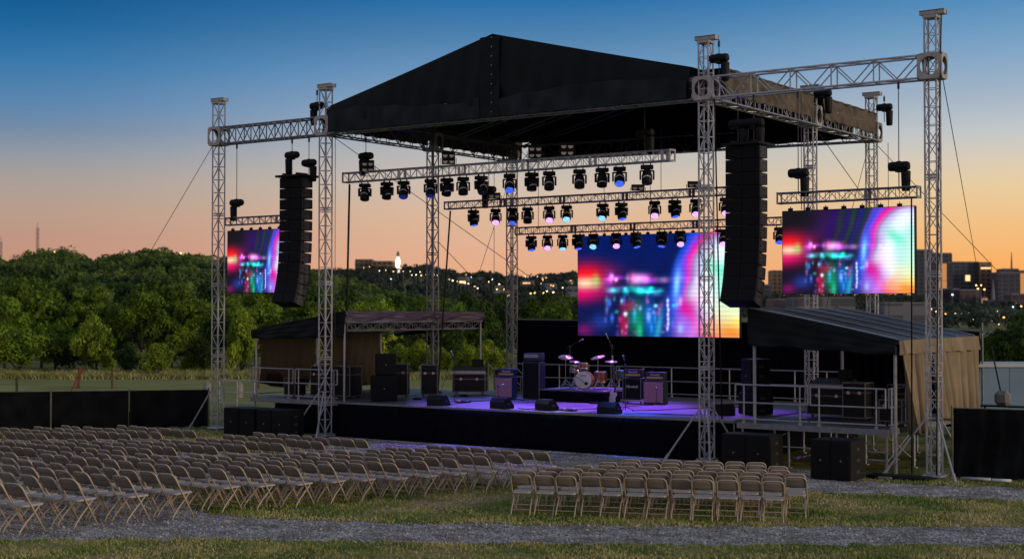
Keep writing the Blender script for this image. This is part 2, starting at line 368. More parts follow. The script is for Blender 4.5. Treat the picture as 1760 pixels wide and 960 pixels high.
PATH = [(-9,-22.5),(-4.3,-19.0),(-2.9,-17.9),(0.4,-15.9),(3.74,-13.95),(7.4,-11.5),(10.9,-9.0),(21,-1.8),(21,0.5),(13,-5.2),(10.31,-7.0),(6.9,-9.3),(3.35,-11.6),(.9,-13.0),(-1.56,-14.3),(-3.5,-14.7),(-4.6,-14.2),(-6.4,-13.3),(-9.0,-13.0),(-11.5,-13.6),(-13.5,-15.5),(-13.0,-19.0)]
APRON = [(-5.9,-6.9),(-3.8,-6.9),(-1.6,-6.75),(.6,-5.7),(2.6,-5.1),(4.93,-4.3),(7.2,-3.7),(9.22,-3.1),(14,-1.6),(20,.6),(20,1.6),(12,-.2),(8.47,-.9),(6.3,-1.6),(4.5,-1.7),(3.2,-.4),(1,.35),(-7,.35),(-13.4,.35),(-13.6,-1.5),(-11.2,-3.8),(-10.2,-6.9)]
gravels = [rough_poly(PATH, seed=3), rough_poly(APRON, seed=4)]
from mathutils.geometry import tessellate_polygon
for nm, poly, z in (('gravel_path', gravels[0], .004), ('gravel_apron', gravels[1], .008)):
    vs = [Vector((x, y, z)) for x, y in poly]; tri = tessellate_polygon([vs])
    mb = MB(); mb.add(vs, tri); struct(mb.build(nm, M['gravel']))
def inside(x, y, poly):
    c = np.zeros(len(x), bool); n = len(poly); j = n-1
    for i in range(n):
        xi, yi = poly[i]; xj, yj = poly[j]
        if abs(yj-yi) > 1e-9:
            c ^= ((yi > y) != (yj > y)) & (x < (xj-xi)*(y-yi)/(yj-yi)+xi)
        j = i
    return c
# real grass blades on the strips that the photo shows close
rng = np.random.default_rng(5)
def blades(name, n, dmin, dmax, pxa, pxb, h0, h1, m, wid=.011):
    u = rng.random(n); d = dmin*(dmax/dmin)**u; px = rng.uniform(pxa, pxb, n)
    X = CAM.x+FW.x*d+RT.x*(px-880)/FPX*d; Y = CAM.y+FW.y*d+RT.y*(px-880)/FPX*d
    clump = np.sin(X*2.1+np.sin(Y*1.7)*2)*np.sin(Y*2.6+np.sin(X*1.3)*2)
    ok = ~inside(X, Y, gravels[0]) & ~inside(X, Y, gravels[1]) & (rng.random(n) < .62+.38*clump) & ~((Y > -.5) & (X > -19) & (X < 6.4)) 
    X, Y, d, clump = X[ok], Y[ok], d[ok], clump[ok]; n = len(X)
    h = rng.uniform(h0, h1, n)*(1+.35*clump); a = rng.uniform(0, 6.283, n); w_ = wid*(.7+.6*rng.random(n))*(d/30)
    lx, ly = rng.normal(0, .4, n)*h, rng.normal(0, .4, n)*h
    V = np.zeros((n, 3, 3)); dx, dy = np.cos(a)*w_, np.sin(a)*w_
    V[:,0] = np.stack([X-dx, Y-dy, np.zeros(n)], 1); V[:,1] = np.stack([X+dx, Y+dy, np.zeros(n)], 1); V[:,2] = np.stack([X+lx, Y+ly, h], 1)
    o = npmesh(name, V.reshape(-1, 3), np.arange(n*3).reshape(-1, 3), m); return o
def blade_mat(name, stops, sc):
    m = bpy.data.materials.new(name); m.use_nodes = True; nt = m.node_tree; b = nt.nodes['Principled BSDF']; b.inputs['Roughness'].default_value = .8; b.inputs['Specular IOR Level'].default_value = .15
    g = nt.nodes.new('ShaderNodeNewGeometry'); n = nt.nodes.new('ShaderNodeTexNoise'); n.inputs['Scale'].default_value = sc; n.inputs['Detail'].default_value = 3; nt.links.new(g.outputs['Position'], n.inputs['Vector'])
    ma = nt.nodes.new('ShaderNodeMath'); ma.operation = 'MULTIPLY_ADD'; nt.links.new(g.outputs['Random Per Island'], ma.inputs[0]); ma.inputs[1].default_value = .34; nt.links.new(n.outputs['Fac'], ma.inputs[2])
    r = nt.nodes.new('ShaderNodeValToRGB'); e_ = r.color_ramp.elements
    e_[0].position, e_[0].color = stops[0][0], (*stops[0][1], 1); e_[1].position, e_[1].color = stops[-1][0], (*stops[-1][1], 1)
    for p, c in stops[1:-1]: x = e_.new(p); x.color = (*c, 1)
    nt.links.new(ma.outputs[0], r.inputs['Fac']); nt.links.new(r.outputs[0], b.inputs['Base Color'])
    return m
M['blade'] = blade_mat('grass_blades', [(.40,(.08,.16,.025)), (.58,(.21,.29,.06)), (.76,(.48,.43,.18)), (.95,(.68,.55,.30))], .6)
M['meadow'] = blade_mat('meadow_grass', [(.4,(.14,.19,.05)), (.6,(.30,.31,.11)), (.9,(.46,.42,.20))], .12)
tag(blades('grass', 360000, 24, 50, -40, 1800, .02, .062, M['blade']), 'short patchy green and straw grass around the gravel path', 'grass', kind='stuff')
tag(blades('tall_grass', 80000, 86, 93, -60, 1020, .15, .42, M['meadow'], wid=.016), 'tall pale meadow grass in front of the tree line', 'grass', kind='stuff')
def stones(n):
    d = 24*(52/24)**rng.random(n); px = rng.uniform(-40, 1800, n); X = CAM.x+FW.x*d+RT.x*(px-880)/FPX*d; Y = CAM.y+FW.y*d+RT.y*(px-880)/FPX*d
    jx, jy = X+rng.normal(0,.16,n), Y+rng.normal(0,.16,n)
    ok = inside(jx, jy, gravels[0]) | inside(jx, jy, gravels[1]); ok &= ~((Y > 0) & (X < 1)); X, Y = X[ok], Y[ok]; n = len(X)
    r_ = rng.uniform(.008,.024,n)*(1+(rng.random(n) < .05)*1.0); O = np.array([(1,0,0),(-1,0,0),(0,1,0),(0,-1,0),(0,0,.7),(0,0,-.7)],float)
    V = O[None]*r_[:,None,None]*(.7+.6*rng.random((n,6,1))); a = rng.uniform(0,6.28,n); ca, sa = np.cos(a)[:,None], np.sin(a)[:,None]
    V = np.stack([V[...,0]*ca-V[...,1]*sa+X[:,None], V[...,0]*sa+V[...,1]*ca+Y[:,None], V[...,2]+.012], -1)
    T = np.array([(0,2,4),(2,1,4),(1,3,4),(3,0,4),(2,0,5),(1,2,5),(3,1,5),(0,3,5)]); F = (T[None]+(np.arange(n)*6)[:,None,None]).reshape(-1,3)
    return npmesh('loose_stones', V.reshape(-1,3), F, blade_mat('stone_chips', [(.4,(.10,.10,.105)), (.7,(.30,.29,.28)), (.95,(.62,.60,.57))], 3))
tag(stones(90000), 'loose grey stones scattered over and beside the gravel', 'stones', kind='stuff')
# mown field band
mb = MB(); mb.add([gp(-300, 60, .006), gp(1100, 60, .006), gp(1100, 87, .006), gp(-300, 87, .006)], [(0,1,2,3)])
struct(mb.build('mown_field', mat('mown_grass', (.25,.25,.085), .95, 0, .3, .15, spec=.05)))

# ------------------------------------------------------------------ trusses and towers
def truss(mb, a, b, w, h, bay, rc=.025, rl=.012, xs=False, flip=0, couplers=0.):
    """box truss from a to b (centre line); w sideways, h in the other direction"""
    a = Vector(a); b = Vector(b); d = (b-a).normalized(); L = (b-a).length
    up = Vector((0,0,1)) if abs(d.z) < .9 else Vector((0,1,0))
    s = d.cross(up).normalized(); up = s.cross(d).normalized()
    C = [s*(i*w/2)+up*(j*h/2) for i, j in ((-1,-1),(1,-1),(1,1),(-1,1))]
    for c in C: mb.tube([a+c, b+c], rc, 6)
    n = max(1, round(L/bay))
    for k in range(n+1):
        p = a+d*(L*k/n)
        for q in range(4): mb.tube([p+C[q], p+C[(q+1) % 4]], rl, 4, False)
        if k < n:
            p2 = a+d*(L*(k+1)/n)
            for q in range(4):
                c1, c2 = C[q], C[(q+1) % 4]
                if (k+q+flip) % 2: c1, c2 = c2, c1
                mb.tube([p+c1, p2+c2], rl, 4, False)
    if couplers:
        m_ = int(L/couplers)
        for k in range(1, m_+1):
            for o_ in (-.035, .035):
                p = a+d*(k*couplers+o_)
                for q in range(4): mb.tube([p+C[q], p+C[(q+1) % 4]], rl*1.7, 4, False)
    return mb
def plate_hole(mb, c, u, v, wd, ht, r, t, nrm):
    c, u, v, nrm = Vector(c), Vector(u), Vector(v), Vector(nrm); n = 24; vs = []; fs = []
    for sgn in (-1, 1):
        for k in range(n):
            a = 2*math.pi*(k+.5)/n; ca, sa = math.cos(a), math.sin(a)
            vs.append(c+u*(ca*min(r, wd*.42))+v*(sa*r)+nrm*(t/2*sgn))
        for k in range(n):
            a = 2*math.pi*(k+.5)/n; ca, sa = math.cos(a), math.sin(a); m_ = max(abs(ca), abs(sa))
            vs.append(c+u*(ca/m_*wd/2)+v*(sa/m_*ht/2)+nrm*(t/2*sgn))
    for k in range(n):
        j = (k+1) % n
        fs += [(k, j, n+j, n+k), (2*n+k, 3*n+k, 3*n+j, 2*n+j), (k, 2*n+k, 2*n+j, j), (n+k, n+j, 3*n+j, 3*n+k)]
    mb.add(vs, fs)
def corner_block(c, w_=.6, d_=.46, h_=.64, parent=None, m=None):
    mb = MB(); x, y, z = c
    plate_hole(mb, (x, y-d_/2, z), (1,0,0), (0,0,1), w_, h_, .23, .02, (0,1,0)); plate_hole(mb, (x, y+d_/2, z), (1,0,0), (0,0,1), w_, h_, .23, .02, (0,1,0))
    plate_hole(mb, (x-w_/2, y, z), (0,1,0), (0,0,1), d_-.024, h_, .23, .02, (1,0,0)); plate_hole(mb, (x+w_/2, y, z), (0,1,0), (0,0,1), d_-.024, h_, .23, .02, (1,0,0))
    for s in (-1, 1): mb.box((x, y, z+s*(h_/2-.012)), (w_-.05, d_-.05, .02))
    return mb.build('corner_block', m or M['plate'], parent)
W0 = -13.82; WL = -18.78; WR = 6.22
TW = .29
def tower(label, x, y, z0, ztop_, block=True, beam=True, struts=(), m=None, by=None, bay=.44):
    t = thing('truss_tower', label, 'truss tower', (x, y, z0), group='truss towers holding up the stage roof')
    m = m or M['alu']; mb = MB()
    truss(mb, (0,0,.12), (0,0,ztop_-z0), TW, TW, bay, .025, .0125, couplers=2.42)
    mb.build('mast', m, t)
    b = MB(); b.box((0,0,.06), (.5,.5,.05), ch=.01)
    for i in (-1, 1):
        for j in (-1, 1): b.tube([(i*.19, j*.19, 0), (i*.19, j*.19, .12)], .02); b.box((i*.19, j*.19, .008), (.1,.1,.016))
    b.build('base_plate', m, t)
    if beam:
        h = MB(); zz = ztop_-z0
        for yy in (-.11, .11):
            h.box((.03, yy, zz+.03), (.62, .07, .012)); h.box((.03, yy, zz+.13), (.62, .07, .012)); h.box((.03, yy, zz+.08), (.62, .012, .10))
        for xx in (-.26, .32): h.box((xx, 0, zz+.08), (.012, .2, .11))
        h.box((0, 0, zz-.03), (.36, .36, .08), ch=.01); h.build('head_beam', M['plate'], t)
    if block: corner_block((0, 0, by-z0), parent=t)
    for (dx, dy) in struts:
        L = 1.45; s = MB(); s.tube([(dx*.17, dy*.17, L), (dx*1.0, dy*1.0, .05)], .026, 8); s.tube([(dx*.9, dy*.9, .22), (dx*1.02, dy*1.02, .02)], .04, 8); s.box((dx*1.02, dy*1.02, .015), (.16,.16,.03))
        s.build('outrigger', M['grey_metal'], t)
    return t
BY = 10.07
tower('wing tower at the far left, beside the fence and the smallest side screen', WL, 0, 0, 11.25, struts=((-.9,-.45),(.9,-.3)), by=BY)
tower('front left tower at the left lower corner of the black roof', W0, 0, 0, 11.30, struts=((-1.05,-.5),(.45,-.9)), by=BY)
tower('front right tower in front of the large centre screen', 0, 0, 0, 11.36, struts=((-1.0,-.55),(.55,-.85),(.9,.5)), by=BY)
tower('tallest-looking wing tower at the far right with splayed outriggers', WR, 0, 0, 11.32, struts=((-1.15,-.4),(.75,-.75),(.6,.9)), by=BY)
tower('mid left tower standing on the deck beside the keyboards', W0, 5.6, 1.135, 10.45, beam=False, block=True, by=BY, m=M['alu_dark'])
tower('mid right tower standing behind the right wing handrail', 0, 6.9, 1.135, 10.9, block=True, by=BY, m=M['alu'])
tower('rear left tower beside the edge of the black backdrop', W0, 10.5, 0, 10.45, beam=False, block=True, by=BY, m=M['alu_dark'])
tower('rear right tower at the far corner of the roof with a steel head beam', 0, 11.96, 0, 11.30, block=True, by=BY)
for s_, a_, b_, lab in ((0, W0-.3, WL+.3, 'left overhanging wing truss joining the two left towers'), (1, .3, WR-.3, 'right overhanging wing truss joining the two right towers')):
    mb = MB(); a_, b_ = min(a_, b_), max(a_, b_)
    for yy in (-.2, .2):
        for zz in (-.28, .28): mb.tube([(a_, yy, BY+zz), (b_, yy, BY+zz)], .028, 8)
    n = 5 if s_ else 6; L = b_-a_
    for k in range(n+1):
        x = a_+L*k/n
        for yy in (-.2, .2): mb.tube([(x, yy, BY-.28), (x, yy, BY+.28)], .02, 6, False)
        for zz in (-.28, .28): mb.tube([(x, -.2, BY+zz), (x, .2, BY+zz)], .016, 6, False)
        if k < n:
            xm = x+L/n/2; x2 = x+L/n
            for yy in (-.2, .2):
                mb.tube([(x, yy, BY+.28), (xm, yy, BY-.28)], .017, 6, False); mb.tube([(xm, yy, BY-.28), (x2, yy, BY+.28)], .017, 6, False)
            for zz in (-.28, .28): mb.tube([(x, -.2, BY+zz), (x2, .2, BY+zz)], .013, 5, False)
    tag(mb.build('wing_truss', M['alu'] if s_ else M['alu_dark']), lab, 'truss', 'wing trusses')

# ------------------------------------------------------------------ roof
roof = thing('stage_roof', 'black fabric gable roof over the stage on a grey truss ring', 'stage roof', (W0/2, 0, BY))
ox, oz = W0/2, BY
AX, AZ = -6.95, 12.27
def rl_(p): return (p[0]-ox, p[1], p[2]-oz)
ring = (((W0+.3, 0), (-.3, 0)), ((W0, .25), (W0, 5.35)), ((W0, 5.85), (W0, 10.25)), ((0, .25), (0, 6.65)), ((0, 7.15), (0, 11.7)), ((W0+.3, 10.5), (-.3, 11.96)))
for i, ((xa, ya), (xb, yb)) in enumerate(ring):
    mb = MB(); truss(mb, rl_((xa, ya, BY)), rl_((xb, yb, BY)), .42, .56, .62 if i else .9, .026, .013)
    if i == 0:
        x = xa+.2
        while x < xb: mb.tube([rl_((x, -.24, BY-.26)), rl_((x, -.24, BY-.14))], .012, 5); x += .42
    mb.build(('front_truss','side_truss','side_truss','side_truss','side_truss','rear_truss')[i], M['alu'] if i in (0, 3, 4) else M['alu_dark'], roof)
# gable fabric with folds, hem slightly slack
def gable(y, sg, nm, xl=-13.44, xr=-.34, ze=10.63, zb=9.84, m=None):
    vs = []; fs = []; nx, nz = 220, 30
    rnd = random.Random(3)
    for j in range(nz+1):
        for i in range(nx+1):
            u = i/nx; v = j/nz; x = xl+(xr-xl)*u
            zt = ze+(AZ-ze)*((x-xl)/(AX-xl) if x < AX else (xr-x)/(xr-AX))
            zt = min(zt, AZ-.07)
            z = zt+(zb-zt)*v
            low = max(0, (v-.45)/.55)
            dgn = math.sin((x*1.9+z*2.6)*1.7)*.5+math.sin((x*3.1-z*3.7)+1)*.35+math.sin(x*7.3+z*1.2)*.3
            ed = min(1, 6*min(u, 1-u)+.1)
            y2 = y - sg*((dgn*.075*low + .03*math.sin(x*9+math.sin(z*2)*1.5)*(.3+low) + .018*math.sin(x*2.7+2)*math.sin(z*1.9))*ed + .10*math.sin(3.14*v)*.6)
            if abs(x-(AX+.02)) < .05: y2 -= sg*.03
            vs.append(rl_((x, y2, z - .03*low*abs(math.sin(x*3.7))*(v > .95))))
    for j in range(nz):
        for i in range(nx): a = j*(nx+1)+i; fs.append((a, a+1, a+nx+2, a+nx+1))
    mb = MB(); mb.add(vs, fs); o = mb.build(nm, m or M['tarp'], roof, smooth=True); return o
gable(-.26, 1, 'gable_panel')
M['tarp_light'] = mat('scrim_tarp', (.0085,.0145,.018), .58, 0, .4, 1.6, .3, 6, spec=.25)
def strip(x0, x1, z0f, z1, y, nm, m, amp, nx=200, nz=10):
    vs = []; fs = []
    for j in range(nz+1):
        for i in range(nx+1):
            u = i/nx; v = j/nz; x = x0+(x1-x0)*u; zt = z0f(x); z = zt+(z1-zt)*v
            y2 = y - amp*(math.sin((x*3.1+z*5.3)+math.sin(x*1.1))*.6+math.sin(x*7.7-z*4.1)*.35+.3*math.sin(x*17+z*3)*v)
            vs.append(rl_((x, y2, z)))
    for j in range(nz):
        for i in range(nx): a = j*(nx+1)+i; fs.append((a, a+1, a+nx+2, a+nx+1))
    mb = MB(); mb.add(vs, fs); mb.build(nm, m, roof, smooth=True)
strip(-13.40, -7.35, lambda x: 10.42+.10*math.sin(x*.9)+.03*math.sin(x*4), 9.80, -.375, 'lower_scrim', M['tarp_light'], .035)
strip(-6.60, -.40, lambda x: 10.50-.35*((x+6.6)/6.2-.5)**2*2+.03*math.sin(x*4), 9.80, -.375, 'lower_scrim', M['tarp_light'], .035)
strip(-7.33, -6.62, lambda x: min(AZ-.075, AZ-abs(x-AX)*.25), 9.80, -.36, 'centre_flap', M['tarp'], .02, 30, 24)
gr = gable(11.2, -1, 'gable_panel', m=M['tarp_under'])
mb = MB()
for k in range(9):
    z = 9.95+(12.15-9.95)*k/8; mb.add(*(lambda c: ([c+Vector(v)*.016 for v in ((-1,0,-1),(1,0,-1),(1,0,1),(-1,0,1))], [(0,1,2,3)]))(Vector(rl_((AX+.07, -.40, z)))))
mb.build('lacing_eyelet', M['plate'], roof)
def slope(side):
    vs = []; fs = []; ny, nx = 40, 14
    xe = -.30 if side > 0 else W0+.36
    for j in range(ny+1):
        y = -.25+j/ny*11.6
        for i in range(nx+1):
            t = i/nx; x = AX+(xe-AX)*t; z = AZ+.02+(10.64-AZ)*t - .05*math.sin(3.14*t)*abs(math.sin(y*1.35))
            vs.append(rl_((x, y, z)))
    for j in range(ny):
        for i in range(nx): a = j*(nx+1)+i; fs.append((a, a+1, a+nx+2, a+nx+1))
    mb = MB(); mb.add(vs, fs); mb.build('canopy', M['tarp_under'], roof, smooth=True)
slope(1); slope(-1)
for xa, xb in ((-.31,.29),(W0+.37,W0-.29)):
    mb = MB(); mb.box(rl_(((xa+xb)/2, 6.05, 10.655)), (abs(xb-xa), 11.4, .012)); mb.build('eave_strip', M['tarp_under'], roof)
for k in range(6):
    y = .6+k*2.05
    for xe in (-.3, W0+.3):
        mb = MB(); a = Vector(rl_((AX, y, AZ-.22))); b = Vector(rl_((xe, y, 10.42))); mb.tube([a, b], .03, 6); mb.tube([a-Vector((0,0,.22)), b-Vector((0,0,.10))], .022, 6)
        for q in range(8): mb.tube([a.lerp(b, q/8)-Vector((0,0,.0)), a.lerp(b, (q+.5)/8)-Vector((0,0,.18))], .012, 4, False)
        mb.build('rafter', M['alu_dark'], roof)
mb = MB(); mb.tube([rl_((AX, .1, AZ-.12)), rl_((AX, 11.1, AZ-.12))], .05, 6); mb.build('ridge_beam', M['alu_dark'], roof)
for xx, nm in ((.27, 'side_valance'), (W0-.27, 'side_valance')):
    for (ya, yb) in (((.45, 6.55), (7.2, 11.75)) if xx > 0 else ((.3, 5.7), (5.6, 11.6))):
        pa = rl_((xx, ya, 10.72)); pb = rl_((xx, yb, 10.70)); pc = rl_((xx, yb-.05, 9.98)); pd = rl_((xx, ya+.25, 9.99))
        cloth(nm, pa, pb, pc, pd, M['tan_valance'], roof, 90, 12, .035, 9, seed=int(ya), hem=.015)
mb = MB(); mb.tube([rl_((.3, .3, BY-.29)), rl_((.3, 11.8, BY-.29))], .02, 6)
y = .6
while y < 11.6: mb.tube([rl_((-.22, y, BY-.3)), rl_((.3, y, BY-.3))], .012, 4); mb.tube([rl_((.3, y, BY-.3)), rl_((.3, y, BY-.1))], .012, 4); y += .3
mb.build('edge_rail', M['alu'], roof)

# ------------------------------------------------------------------ decks
def legs_and_deck(t, x0, x1, y0, y1, z, nx, ny):
    mb = MB(); mb.box(((x0+x1)/2, (y0+y1)/2, z-.012), (x1-x0-.06, y1-y0-.06, .024)); mb.build('deck_floor', M['deckpaint'], t)
    mb = MB()
    for yy in (y0, y1): mb.box(((x0+x1)/2, yy, z-.075), (x1-x0, .05, .15))
    for xx in (x0+.025, x1-.025): mb.box((xx, (y0+y1)/2, z-.075), (.05, y1-y0-.052, .15))
    mb.build('edge_frame', M['deckedge'], t)
    for i in range(nx+1):
        for j in range(ny+1):
            x = x0+.1+(x1-x0-.2)*i/nx; y = y0+.12+(y1-y0-.24)*j/ny
            m2 = MB(); m2.tube([(x, y, .03), (x, y, z-.15)], .03, 8); m2.box((x, y, .015), (.14,.14,.03)); m2.tube([(x, y, .18), (x, y, .24)], .045, 8); m2.build('leg', M['grey_metal'], t)
main = thing('stage_deck', 'black skirted main stage deck lit with purple and blue light', 'stage', (0,0,0))
ZD = 1.13
mb = MB(); mb.box(((-13.5+.60)/2, (.34+9)/2, ZD-.02), (14.1, 8.66, .04)); mb.build('deck_floor', M['deckpaint'], main)
mb = MB(); mb.box(((-13.5+.60)/2, .32, ZD-.03), (14.16, .03, .055)); mb.box((.63, 4.7, ZD-.03), (.03, 8.7, .055)); mb.build('edge_trim', M['deckedge'], main)
cloth('skirt', (-13.54,.30,ZD-.06), (.64,.30,ZD-.06), (.64,.24,.02), (-13.54,.24,.02), M['skirt'], main, 200, 6, .025, 44, seed=8)
cloth('skirt', (-13.56,.32,ZD-.06), (-13.56,9,ZD-.06), (-13.56,9,.02), (-13.56,.3,.02), M['skirt'], main, 60, 6, .02, 20, seed=9)
cloth('skirt', (.67,.32,ZD-.06), (.67,9,ZD-.06), (.67,9,.02), (.67,.3,.02), M['skirt'], main, 60, 6, .015, 20, seed=10)
wr = thing('side_platform', 'right wing platform on adjustable legs with an open underside', 'platform', (0,0,0), group='wing platforms')
legs_and_deck(wr, .95, 5.1, -.1, 6.0, 1.135, 3, 3)
mb = MB()
for (a, b) in (((1.1,0.0,.3),(2.3,0.0,.9)), ((4.95,.05,.25),(4.95,1.9,.95)), ((4.98,.1,.95),(4.98,1.9,.25)), ((3.3,0.02,.35),(4.95,0.02,.35)), ((1.05,.02,.55),(5.0,.02,.55)), ((3.6,.9,.9),(5,.9,.3))): mb.tube([a, b], .016, 6)
mb.build('brace', M['grey_metal'], wr)
wl = thing('side_platform', 'left wing platform beside the dark side tent, underside in shadow', 'platform', (0,0,0), group='wing platforms')
legs_and_deck(wl, -17.7, -13.62, .5, 7.8, 1.135, 2, 3)
cloth('skirt', (-16.6,.56,.98), (-13.7,.56,.98), (-13.7,.56,.03), (-16.6,.56,.03), M['skirt'], wl, 40, 6, .02, 8, seed=12)
# rails
def rail_panel(label, a, b, z, posts, three=True, m=None, grp='handrail panels around the stage', end=True):
    a = Vector((a[0], a[1], z)); b = Vector((b[0], b[1], z)); t = thing('handrail', label, 'handrail', a, group=grp)
    d = b-a; L = d.length; mb = MB(); r = .022; Z3 = Vector((0,0,1))
    for h in ((1.0, .53) + ((.1,) if three else ())): mb.tube([Z3*h, d+Z3*h], r, 8)
    if end:
        for q in (0, 1): mb.tube([d*q+Z3*.53, d*q+Z3*1.0], r, 8)
    mb.build('rail', m or M['grey_metal'], t)
    for u in posts:
        p = MB(); p.tube([d*u+Z3*.002, d*u+Z3*1.0], r, 8); p.box(d*u+Vector((0,0,.03)), (.07,.07,.06)); p.build('post', m or M['grey_metal'], t)
    return t
rail_panel('left half of the grey front handrail on the right wing', (.9,-.1), (2.96,-.1), 1.135, (.12,.89))
rail_panel('right half of the grey front handrail on the right wing', (3.02,-.1), (5.02,-.1), 1.135, (.12,.88))
rail_panel('side handrail turning the corner of the right wing platform', (5.08,-.02), (5.08,5.9), 1.135, (.03,.2,.4,.6,.8,.98))
rail_panel('long handrail at the back of the stage behind the drums', (-8.2,8.9), (-2.7,8.9), ZD, (.02,.2,.4,.6,.8,.98))
rail_panel('handrail at the back of the stage left of the bass stack', (-12.9,8.9), (-8.3,8.9), ZD, (.02,.25,.5,.75,.98))
rail_panel('handrail at the back of the stage behind the right wing', (-2.55,8.9), (.6,8.9), ZD, (.02,.35,.7,.98))
rail_panel('left front handrail on the left wing platform', (-17.68,.5), (-15.72,.5), 1.135, (.05,.90))
rail_panel('front handrail on the left wing beside the tower', (-15.62,.5), (-13.75,.5), 1.135, (.08,.93))
rail_panel('handrail along the outer side of the left wing platform', (-17.7,.6), (-17.7,7.5), 1.135, (.02,.25,.5,.75,.98))
# stairs at back left
st = thing('stage_steps', 'metal steps with sloping handrails at the back left of the stage', 'stairs', (-13.2, 9.1, 0))
for k in range(6):
    mb = MB(); mb.box((-.15-.0, .25+.28*k, ZD-.19*(k+1)+.02), (1.1,.27,.03)); mb.build('tread', M['grey_metal'], st)
for xx in (-.72, .42):
    mb = MB(); mb.tube([(xx, 0, ZD-.1), (xx, 1.9, 0)], .03, 6); mb.tube([(xx, 0, ZD+.95), (xx, 1.9, .9)], .024, 8); mb.tube([(xx, 0, ZD+.45), (xx, 1.9, .42)], .02, 8)
    for q in (0, 1): mb.tube([(xx, 1.9*q, 0), (xx, 1.9*q, (ZD+.95)*(1-q)+.9*q)], .024, 8)
    mb.build('stringer_rail', M['grey_metal'], st)

# ------------------------------------------------------------------ backdrop and side tents
bd = thing('backdrop', 'tall black drape hung across the back of the stage under the centre screen', 'backdrop', (0,0,0))
cloth('drape', (-13.2,10.0,3.72), (-.5,10.6,3.62), (-.5,10.6,1.0), (-13.2,10.0,1.0), M['drape'], bd, 260, 6, .04, 60, seed=21)
cloth('drape', (-.5,10.6,3.6), (3.9,11,3.4), (3.9,11,.4), (-.5,10.6,.4), M['drape'], bd, 90, 6, .04, 20, seed=22)
mb = MB(); mb.tube([(-13.3,10.08,3.74), (-.5,10.68,3.64), (4,11.08,3.42)], .03, 8)
for x, y in ((-13.25,10.1), (-9,10.3), (-4.7,10.5), (-.5,10.7), (3.95,11.1)): mb.tube([(x,y,0), (x,y,3.7)], .03, 8)
mb.build('drape_frame', M['alu_dark'], bd)

tl = thing('side_tent', 'left side tent with dark sloping roof and brown inner curtains', 'tent', (0,0,0))
def post(t, x, y, z0, z1, r=.035): mb = MB(); mb.tube([(x,y,z0),(x,y,z1)], r, 8); mb.build('post', M['grey_metal'], t)
for x, y, z in ((-17.5,.55,3.22), (-13.4,.45,3.9), (-13.4,7.9,3.9), (-17.5,7.1,3.2), (-17.5,3.6,3.2)): post(tl, x, y, 1.137, z)
def roof_sheet(t, x_in, x_out, y0, y1, zi, zo, m, ribs=5, nm='roof'):
    vs = []; fs = []; nx, ny = 20, 60
    for j in range(ny+1):
        y = y0+(y1-y0)*j/ny
        for i in range(nx+1):
            u = i/nx; x = x_in+(x_out-x_in)*u
            sag = -.15*abs(math.sin(math.pi*ribs*j/ny))*math.sin(math.pi*min(1, u*1.05))
            vs.append((x, y, zi+(zo-zi)*(u**1.12)+sag))
    for j in range(ny):
        for i in range(nx): a = j*(nx+1)+i; fs.append((a, a+1, a+nx+2, a+nx+1))
    mb = MB(); mb.add(vs, fs); o = mb.build(nm, m, t, smooth=True); s = o.modifiers.new('t', 'SOLIDIFY'); s.thickness = .01
roof_sheet(tl, -13.3, -17.6, .42, 8.0, 4.06, 3.42, M['tarp'], 4)
cloth('front_panel', (-17.6,.40,3.42), (-13.3,.40,4.08), (-13.3,.40,3.22), (-17.6,.40,3.12), M['tarp'], tl, 60, 16, .05, 3, seed=31, hem=.02)
cloth('inner_valance', (-13.27,.42,4.08), (-13.27,8.0,4.04), (-13.27,8.0,3.72), (-13.27,.42,3.74), M['plum'], tl, 220, 14, .07, 5, seed=32, hem=.01)
mb = MB(); mb.tube([(-13.36,.45,3.72), (-13.36,7.95,3.70)], .04, 8); mb.tube([(-13.5,.6,3.42), (-13.5,7.8,3.42)], .03, 8); mb.tube([(-17.5,.5,3.2), (-17.5,7.8,3.2)], .03, 8); mb.tube([(-17.5,.5,3.22), (-13.4,.5,3.75)], .03, 8); mb.tube([(-17.5,7.8,3.22), (-13.4,7.9,3.75)], .03, 8)
truss(mb, (-13.5,.6,3.56), (-13.5,7.8,3.56), .2, .24, .4, .018, .01)
mb.build('roof_frame', M['alu_dark'], tl)
cloth('rear_valance', (-17.6,8.0,3.42), (-13.3,8.0,4.0), (-13.3,8.0,3.45), (-17.6,8.0,3.1), M['tarp'], tl, 40, 8, .04, 4, seed=36)
cloth('side_curtain', (-17.44,.6,3.3), (-17.44,3.5,3.3), (-17.40,3.2,1.5), (-17.44,.7,1.6), M['brown_tarp'], tl, 120, 18, .07, 3, seed=33, swag=.15)
cloth('side_curtain', (-17.44,3.75,3.3), (-17.44,7.0,3.3), (-17.40,7.0,1.3), (-17.44,3.8,1.3), M['brown_tarp'], tl, 160, 14, .06, 5, seed=34)

